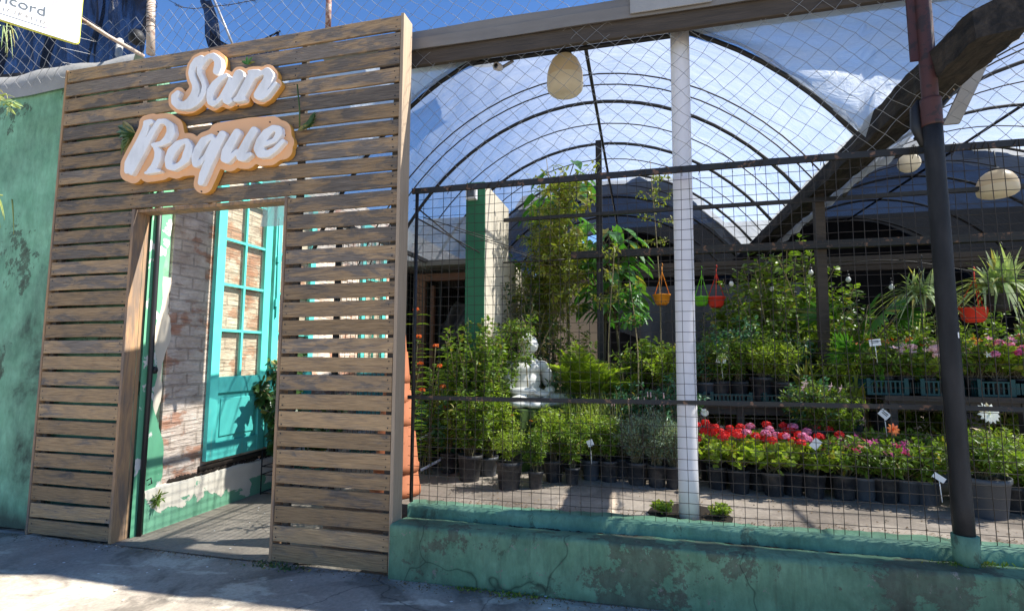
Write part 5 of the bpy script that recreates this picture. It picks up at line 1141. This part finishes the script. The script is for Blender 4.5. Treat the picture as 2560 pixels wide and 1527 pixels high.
def crate(label, c, w_=.42, d_=.30, h=.075, rz=0):
    t = thing('crate', label, 'crate', c, rz, 'teal plastic crates on the benches'); mb = MB(); 
    mb.box((-w_/2, -d_/2, 0), (w_/2, d_/2, .008))
    for y in (-d_/2, d_/2-.01):
        mb.box((-w_/2, y, .008), (w_/2, y+.01, .018)); mb.box((-w_/2, y, h-.012), (w_/2, y+.01, h))
        for k in range(13): x = -w_/2+(w_-.012)*k/12; mb.box((x, y+.001, .018), (x+.012, y+.009, h-.012))
    for x in (-w_/2, w_/2-.01):
        mb.box((x, -d_/2+.01, .008), (x+.01, d_/2-.01, .018)); mb.box((x, -d_/2+.01, h-.012), (x+.01, d_/2-.01, h))
        for k in range(9): y = -d_/2+.012+(d_-.03)*k/8; mb.box((x+.001, y, .018), (x+.009, y+.010, h-.012))
    for x in (-w_/2, w_/2-.03):
        for y in (-d_/2-.002, d_/2-.012): mb.box((x, y, .002), (x+.03, y+.014, h+.018))
    bo = mb.build('basket', M['crate'], None); bo.parent = t
for i, (px, y) in enumerate([(1672, 5.30), (1762, 5.30), (1905, 5.30)]):
    q = at(px, 955, y=y); crate(['teal crate under pots, mostly behind the white pole', 'teal crate just right of the white pole', 'teal crate on the right part of the first bench'][i], (q[0], y, .982))
for i, px in enumerate([2155, 2245, 2420, 2500]):
    q = at(px, 925, y=5.15); crate(h=.12, label=['teal crate at the left end of the right bench', 'teal crate on the right bench, left of the thick post', 'teal crate on the right bench, right of the thick post', 'teal crate at the right edge of the photo'][i], c=(q[0], 5.15, 1.082))
for i, (px, y, kd, s, po) in enumerate([(1715, 5.30, 'leafy_dark', .8, 'm'), (1752, 5.28, 'leafy', .78, 'm'), (1796, 5.30, 'herb', .75, 'm'), (1850, 5.32, 'leafy_lime', .80, 'l'), (1900, 5.28, 'leafy_lime', .72, 'm'), (1735, 5.72, 'leafy', 1.0, 'm'), (1800, 5.75, 'leafy_dark', 1.05, 'm'), (1865, 5.72, 'leafy', 1.0, 'l'), (1935, 5.70, 'leafy_dark', .9, 'm')]):
    q = at(px, 940, y=y); plant('bench_plant', kd, 'leafy potted plant on the first bench, '+(ORD[i]+' in its front row from the white pole' if i < 5 else ORD[i-5]+' in its rear row from the white pole'), (q[0], y, .992), s*1.25, po, 'potted plants on the first bench')
for i, (px, y, kd, s) in enumerate([(1780, 6.25, 'shrub', 1.22), (1855, 6.3, 'shrub', 1.50), (1935, 6.2, 'shrub', 1.68), (2010, 6.3, 'shrub', 1.22), (1720, 6.4, 'shrub_dark', 1.22), (2270, 6.5, 'shrub', 1.22), (2180, 6.5, 'shrub', 1.15), (2420, 6.5, 'shrub', 1.25), (2090, 6.7, 'shrub_dark', 1.35), (1990, 5.2, 'leafy_dark', 1.6)]):
    q = at(px, 850, y=y); plant('dark_shrub' if 'dark' in kd else 'tall_shrub', kd, ['mid green shrub behind the red hanging pot', 'tall leafy shrub under the valley timber, left one', 'tallest leafy shrub under the valley timber', 'green shrub left of the fan palm', 'dark shrub right behind the white pole', 'green shrub behind the first spider plant', 'green shrub right of the fan palm', 'green shrub behind the second spider plant', 'dark shrub deep behind the fan palm', 'dark low shrub between the two benches'][i], (q[0], y, FZ), s, None, 'shrubs behind the benches', 'bush')
for i, (px, y, kd, s, z) in enumerate([(1960, 5.3, 'striped', 1.25, 1.05), (1955, 4.95, 'leafy_dark', 1.1, .75), (2010, 5.15, 'striped', 1.3, .90), (2062, 5.1, 'striped', 1.25, .95), (2030, 4.95, 'leafy_lime', 1.0, .70), (2050, 5.5, 'leafy_lime', 1.3, 1.0), (2090, 5.7, 'fan_palm', 1.25, 1.15), (2130, 5.45, 'fan_palm', 1.0, .9), (2000, 5.9, 'leafy_lime', 1.2, 1.25)]):
    q = at(px, 880, y=y); plant('fan_palm' if kd == 'fan_palm' else 'leafy_plant', kd, ['strap leaved yellow green plant between the benches, left', 'dark bush under the pale pink flowers', 'strap leaved yellow green plant, middle of three', 'strap leaved yellow green plant nearest the right bench', 'lime bush below the strap leaved plants', 'lime leafy plant below the fan palm', 'bright fan palm with spread leaves left of the hanging spider plant', 'lower shaded fan palm beside the white tags', 'yellowish plant left of the fan palm'][i], (q[0], y, z-.18), s, 'm', 'mixed plants between the benches', 'palm' if kd == 'fan_palm' else 'plant')
# stands under the mixed plants
for i, (x0, x1, y0, y1, z) in enumerate([(1.30, 1.88, 4.85, 5.35, .60)]):
    bench('low dark stand between the two benches', x0, x1, y0, y1, z)
# pale pink trumpet plant leaning over the geraniums
t = plant('trumpet_flower_plant', 'leafy', 'leaning plant with pale pink trumpet flowers above the geraniums', (at(1975, 1000, y=4.85)[0], 4.85, .62), 1.05, 'm', None, 'flower', flowers=('trumpet', 'pale_pink', 7, .42, .27))
t = plant('trumpet_flower_plant', 'leafy', 'drooping leafy sprays left of the white plant tag', (at(2030, 1000, y=4.95)[0], 4.95, .45), .95, 'm', None, 'flower', flowers=('trumpet', 'pale_pink', 3, .40, .22))
# right bench flowers
RB = [(2150, 5.12, 'impatiens', 'pale_pink'), (2200, 5.10, 'impatiens', 'pale_pink'), (2250, 5.12, 'round_mound', 'pale_pink'), (2310, 5.12, 'impatiens', 'pale_pink'), (2365, 5.12, 'impatiens', 'white_p'), (2420, 5.10, 'round_mound', 'pink'), (2475, 5.12, 'round_mound', 'magenta'), (2135, 5.5, 'leafy_lime', 'orred'), (2190, 5.5, 'impatiens', 'orred'), (2245, 5.52, 'leafy', 'pale_pink'), (2305, 5.5, 'leafy', 'pink'), (2360, 5.5, 'leafy_lime', 'orange'), (2415, 5.5, 'impatiens', 'pink'), (2470, 5.5, 'leafy', 'magenta'), (2165, 5.85, 'leafy', 'orange'), (2235, 5.9, 'leafy_dark', 'pale_pink'), (2330, 5.88, 'leafy', 'pink'), (2400, 5.9, 'leafy_lime', 'orange'), (2470, 5.88, 'leafy_dark', 'pink')]
cn = dict(pale_pink='pale pink', pink='pink', magenta='magenta', white_p='white', orred='orange-red', orange='orange')
for i, (px, y, kd, c) in enumerate(RB):
    q = at(px, 900, y=y); row, k = ('front', i) if i < 7 else (('middle', i-7) if i < 14 else ('rear', i-14))
    plant('bench_flower', kd, f'{cn[c]} flowering plant on the right bench, {ORD[k]} of its {row} row from the left', (q[0], y, 1.092+(.06 if row != 'front' else 0)*0), 1.25 if kd in ('impatiens', 'round_mound') else .90, 's', 'flowering plants on the right bench', 'flower', flowers=('flat' if kd != 'round_mound' else 'ball', c, 9, .30 if row == 'front' else .36, .22))
# white plant tags
def ptag(label, px, py, y, w_, h, tilt, writing=0):
    c = at(px, py, y=y); t = thing('plant_tag', label, 'plant tag', tuple(c)); mb = MB(); V = []
    ca, sa = math.cos(tilt), math.sin(tilt)
    for u, v in ((-w_/2, -h/2), (w_/2, -h/2), (w_/2, h/2), (-w_/2, h/2)): V.append(c+np.array((u*ca-v*sa, 0, u*sa+v*ca)))
    mb.add(V+[q+np.array((0, .002, 0)) for q in V], [(0, 1, 2, 3), (7, 6, 5, 4), (0, 4, 5, 1), (1, 5, 6, 2), (2, 6, 7, 3), (3, 7, 4, 0)]); mb.build('card', M['tagw'], t)
    MB().tube([c+np.array((0, .004, -h*.3)), c+np.array((.01, .006, -h/2-.14))], .003, 4).build('stake', M['tagw'], t)
    if writing:
        mb = MB()
        for k in range(writing):
            v = h*(.22-.22*k); 
            q = [(-w_*.32, v-.003), (w_*.30, v-.003), (w_*.30, v+.003), (-w_*.32, v+.003)]; mb.add([c+np.array((u*ca-vv*sa, -.002, u*sa+vv*ca)) for u, vv in q], [(0, 1, 2, 3)])
        mb.build('writing', M['ink'], t)
ptag('white tag on a stake in the first bench plants', 1752, 876, 5.15, .085, .04, -.1)
ptag('white tag with two grey lines beside the right bench', 2126, 832, 4.95, .085, .055, .12, 2)
ptag('tilted white tag with grey lines hanging left of the right bench', 2149, 1006, 4.6, .075, .055, -.75, 2)
ptag('white tag standing among the red geraniums', 1982, 1078, 4.3, .075, .055, .9)
ptag('white folded tag near the foot of the thick dark post', 2282, 1160, 4.05, .075, .035, -.6)
ptag('pale round tag over the green herbs', 1434, 1076, 4.35, .05, .05, .4)
# ---------------- hanging pots
def hang(name, label, px, pyt, pyb, y, m, r, kd=None, s=1.0):
    c = at(px, pyb, y=y); top = at(px, pyt, y=y); t = thing(name, label, 'hanging pot', tuple(c), group='coloured hanging pots'); mb = MB()
    h = r*1.15; mb.lathe(tuple(c), [(0, -h*.55), (r*.55, -h*.55), (r*.8, -h*.3), (r*.98, h*.38), (r*1.06, h*.40), (r*1.06, h*.52), (r*.95, h*.52), (r*.8, 0), (0, 0)], 20); mb.build('pot', M[m], t)
    s_ = MB()
    for k in range(3): a = k*2.09+.4; s_.tube([(c[0]+r*math.cos(a), c[1]+r*math.sin(a), c[2]+h*.5), (top[0], top[1], top[2]-.06), (top[0], top[1], top[2])], .0045, 5)
    s_.tube([(top[0], top[1], top[2]), (top[0]+.012, top[1], top[2]+.02), (top[0], top[1], top[2]+.04)], .005, 5)
    s_.build('hanger', M[m], t)
    if kd:
        for n, me in KIND[kd][(1 if 'second' in label else 0)]:
            o = bpy.data.objects.new(n, me); COL.objects.link(o); o.parent = t; o.location = (0, 0, h*.4); o.scale = (s, s, s)
hang('hanging_pot', 'empty orange hanging pot left of the white pole', 1608, 648, 728, 6.2, 'h_orange', .098)
hang('hanging_pot', 'empty green hanging pot just right of the white pole', 1704, 655, 732, 6.2, 'h_green', .085)
hang('hanging_pot', 'empty red hanging pot right of the green one', 1740, 652, 734, 6.2, 'h_red', .098)
hang('hanging_spider_plant', 'spider plant in a hanging pot left of the thick dark post', 2238, 630, 745, 5.3, 'pot', .09, 'spider', 1.35)
hang('hanging_spider_plant', 'second and larger spider plant in a hanging pot at the right edge', 2432, 600, 735, 5.0, 'pot', .11, 'spider', 1.6)
hang('hanging_pot', 'wide red hanging pot right of the thick dark post', 2366, 660, 765, 5.1, 'h_red', .10)
# string of bulbs
sb = thing('bulb_string', 'sagging cable with small white bulbs over the benches', 'string lights', tuple(at(1970, 640, y=6.1))); pts = []
BL = [(1777, 690), (1875, 702), (1970, 663), (2061, 680), (2166, 698)]
w_ = MB(); prev = None
for k in range(60):
    px = 1700+800*k/59; py = 655+18*math.sin((px-1700)/95.0)-.012*(px-1700); pts.append(at(px, py, y=6.1))
w_.tube(pts, .004, 4); w_.build('cable', M['black'], sb)
for px, py in BL:
    c = at(px, py, y=6.1); b = MB(); b.lathe(tuple(c), [(0, -.028), (.018, -.02), (.026, 0), (.020, .02), (.012, .03)], 12); o = b.build('bulb', M['bulb'], sb)
    b = MB(); b.lathe(tuple(c), [(.013, .028), (.014, .06), (.004, .065)], 8); b.tube([c+np.array((0, 0, .06)), c+np.array((0, 0, .10))], .003, 4); k_ = b.build('socket', M['black'], sb)
# pendant lamps
def pendant(label, px, pyt, pyb, y, rw, plate=False):
    c = at(px, pyb, y=y); top = at(px, pyt, y=y); H = top[2]-c[2]; t = thing('pendant_lamp', label, 'lamp', tuple(c), group='cream pendant lamps')
    mb = MB(); mb.lathe(tuple(c), [(rw*.99, H*.36), (rw*.97, H*.50), (rw*.88, H*.66), (rw*.72, H*.82), (rw*.5, H*.93), (rw*.36, H*.97)], 36); mb.build('shade', M['lamp'], t)
    mb = MB(); mb.lathe(tuple(c), [(rw*.99, H*.36), (rw*1.0, H*.2), (rw*.96, H*.08), (rw*.80, 0), (rw*.55, -.012), (rw*.2, -.012), (0, .0)], 36); mb.build('glass_rim', M['lamp_low'], t)
    mb = MB(); mb.lathe(tuple(c), [(0, H*.42), (rw*.22, H*.38), (rw*.24, H*.2), (rw*.12, H*.12), (0, H*.1)], 16); mb.build('bulb', M['bulb'], t)
    mb = MB(); mb.lathe(tuple(c), [(rw*.38, H*.955), (rw*.40, H*1.0), (rw*.2, H*1.10), (0, H*1.12)], 20); mb.tube([c+np.array((0, 0, H*1.1)), c+np.array((0, 0, H*1.1+.16))], .006, 5); mb.build('cap', M['black'], t)
pendant('large cream pendant lamp under the front gutter left of the white pole', 1373, 133, 226, 4.02, .147)
pendant('smaller cream pendant lamp at right under the second tunnel', 2425, 414, 476, 5.5, .150)
pl = thing('white_plate', 'round whitish disc lamp behind the thick dark post near the top rail', 'lamp', tuple(at(2208, 395, y=5.0)))
mb = MB(); c = at(2208, 395, y=5.0); mb.tube([c, c+np.array((.01, .02, .0))], [.070, .085], 24); mb.build('disc', M['lamp_low'], pl)
cmr = thing('security_camera', 'small white round security camera under the front gutter beam', 'camera', tuple(at(1210, 163, y=3.9)))
c = at(1210, 163, y=3.9); mb = MB(); ax = norm(np.array((-.25, -.9, -.25))); mb.tube([c-ax*.06, c-ax*.02, c+ax*.03, c+ax*.035], [.018, .031, .033, .027], 18); mb.build('body', M['white_pvc'], cmr)
mb = MB(); mb.tube([c+ax*.034, c+ax*.037], [.021, .018], 16); mb.build('lens', M['black'], cmr); mb = MB(); mb.tube([c-ax*.05, c+np.array((.12, .04, .06))], .014, 6); mb.build('bracket', M['steel'], cmr)
# ---------------- leaves poking through the entrance slats
def sprig(name, label, px, py, y, m, items, mat_='leaf_dark'):
    c = at(px, py, y=y); l = MB()
    for d, u, L, W, tp in items: leaves(l, c, np.array(d, float), np.array(u, float), L, W, tp)
    solo(l, name, M[mat_], label, 'leaf', base=c)
g = np.random.default_rng(4)
c = at(330, 325, y=3.17); l = MB()
for k in range(8):
    a = math.pi+(-.75+.27*k); d = np.array((math.cos(a), -.10, math.sin(a)*.9)); leaves(l, c, d, (0, -1, .2), .20+.03*math.sin(k*1.2), .058, LANCE)
solo(l, 'split_leaf', M['leaf_dark'], 'large dark split leaf sticking through the slats left of the letter R', 'leaf', base=c)
c = at(722, 318, y=3.17); l = MB()
for k in range(6): d = np.array((math.cos(.2+.22*k), -.1, math.sin(.2+.22*k))); leaves(l, c+np.array((.02*k, 0, 0)), d, (0, -1, .2), .14, .05, LANCE)
l.tube([c+np.array((.02, 0, .02)), at(728, 265, y=3.17), at(722, 205, y=3.16)], .005, 4)
solo(l, 'leaf_sprig', M['leaf_dark'], 'dark leaf and thin twig beside the end of the lower lettering', 'leaf', base=c)
c = at(603, 158, y=3.17); l = MB()
for k in range(7): d = np.array((math.cos(k*.9), -.2, abs(math.sin(k*.9))+.2)); leaves(l, c, d, (0, -1, .2), .07, .03, LANCE)
solo(l, 'leaf_sprig', M['leaf_bright'], 'small bright green sprig in the slats above the letter n', 'leaf', base=c)
# palm like foliage at the left edge, hanging in front of the green wall
def tuft(label, px, py, y, n, L, m, dz=-.6, dx=.6, name='hanging_tuft'):
    g = np.random.default_rng(int(px*7+py)); c = at(px, py, y=y); l = MB()
    for k in range(n):
        d = np.array((dx*g.uniform(.1, 1.2), g.uniform(-.3, .1), dz*g.uniform(.1, 1.3)+.2)); b = c+g.normal(size=3)*.03; p = [b]
        for j in range(6): p.append(p[-1]+norm(d)*L/6*g.uniform(.8, 1.1)); d = d+np.array((0, 0, -.12))
        l.tube(p, np.linspace(.006, .0015, 7), 4)
    return solo(l, name, M[m], label, 'plant', base=c)
tuft('pale dry strands hanging at the left edge in front of the green wall, middle height', -12, 480, 2.95, 16, .30, 'grass_pale', -.9, .35)
tuft('small pale tuft at the left edge in front of the upper green wall', -6, 235, 3.0, 8, .20, 'grass_pale', -.1, .9)
tuft('yellow green strands at the upper left edge below the banner', 20, 70, 3.3, 10, .26, 'leaf_str', -1.2, .35)
c = at(20, 255, y=3.0); l = MB(); g = np.random.default_rng(2); leaves(l, c+g.normal(size=(16, 3))*np.array((.06, .02, .02)), rvec(g, 16)+np.array((.4, 0, 0)), (0, -1, .4), .07, .03, LANCE); solo(l, 'leaf_sprig', M['leaf_str'], 'pale leafy sprig at the left edge high on the green wall', 'leaf', base=c)
# ---------------- weeds and moss along the wall foot
for i, (px, py, y, z, s) in enumerate([(672, 1378, None, 0, .55), (1255, 1445, None, 0, .5), (1140, 1432, None, 0, .35), (2335, 1382, 3.30, .33, .30), (2400, 1385, 3.34, .33, .32)]):
    q = at(px, py, z=z) if y is None else at(px, py, y=y); mb = MB(); g = np.random.default_rng(i+60); n = 130
    pos = np.stack([g.normal(0, .16*s*1.3, n), g.normal(0, .05*s, n), np.zeros(n)], 1); leaves(mb, pos, rvec(g, n)+np.array((0, -.2, .9)), rvec(g, n), g.uniform(.02, .05, n)*s*1.3, .016*s*1.3, LANCE)
    lab = ['dark weed tuft at the foot of the right slat panel', 'low weed at the foot of the green wall, larger one', 'low weed at the foot of the green wall nearer the entrance', 'moss tuft left of the painted foot of the thick post', 'moss tuft right of the painted foot of the thick post'][i]
    o = bpy.data.objects.new('weed', mb.mesh('weed', M['leaf_dark' if i == 0 else 'leaf'])); COL.objects.link(o); o.location = (q[0], q[1], max(z, .002) if y is None else .325); tag(o, lab, 'weed', 'weeds along the wall foot')
mb = MB(); g = np.random.default_rng(77); n = 40; q = at(382, 1212, x=-3.80); leaves(mb, np.array(q)+g.normal(size=(n, 3))*.012, rvec(g, n)+np.array((.6, -.2, .1)), rvec(g, n), .07, .012, NARROW); solo(mb, 'weed', M['leaf'], 'little fern sprouting from the plinth of the passage wall', 'weed', base=q)
mb = MB(); g = np.random.default_rng(15); n = 900
k1 = np.stack([g.uniform(-1.5, 2.6, n), 3.135-np.abs(g.normal(0, .05, n)), np.full(n, .006)], 1); k2 = np.stack([g.uniform(-5.2, -1.5, 500), 3.19-np.abs(g.normal(0, .05, 500)), np.full(500, .006)], 1); k3 = np.stack([g.uniform(-1.5, 2.6, 700), g.normal(3.62, .06, 700), np.full(700, .366)], 1)
k4 = np.stack([g.uniform(-1.5, 2.6, 300), g.uniform(3.7, 4.6, 300), np.full(300, .366)], 1); kk = np.concatenate([k1, k2, k3, k4]); kk = kk[(kk[:, 1] < 3.2) | (kk[:, 1] > 3.57)]
d = rvec(g, len(kk)); d[:, 2] *= .15; leaves(mb, kk, d, np.array((0, 0, 1.))+g.normal(size=(len(kk), 3))*.3, g.uniform(.008, .026, len(kk)), .009, LANCE)
M['dead'] = leafm('dry_brown_leaf', (.10, .06, .03), (.26, .17, .08), .1, .8); solo(mb, 'leaf_litter', M['dead'], 'dry brown leaf litter and dirt along the wall foot and nursery floor', 'litter', kind='stuff')
# litter: tiny pale flecks on the pavement
mb = MB(); g = np.random.default_rng(5)
for k in range(70):
    x, y = g.uniform(-5, -.2), g.uniform(2.2, 3.15) if g.random() < .7 else g.uniform(3.3, 5)
    if y > 3.2: x = g.uniform(-3.7, -2.6)
    a = g.uniform(0, 6.28); r = g.uniform(.004, .012); mb.add([(x+r*math.cos(a+t), y+r*.7*math.sin(a+t), .008) for t in (0, 1.5, 3, 4.6)], [(0, 1, 2, 3)])
o = solo(mb, 'pavement_litter', M['tagw'], 'tiny pale flecks of litter on the pavement', 'litter', kind='stuff')
# white plastic tubes and tray behind terracotta stack
solo(MB().tube([at(1022, 1142, y=4.35), at(1078, 1112, y=4.5)], .013, 6).tube([at(1020, 1066, y=4.4), at(1068, 1040, y=4.6)], .012, 6), 'white_tube', M['white_pvc'], 'two short white tubes among the dark pots beside the terracotta stack', 'tube')
# cleanup helper property
for o in bpy.data.objects:
    if '_w' in o: del o['_w']
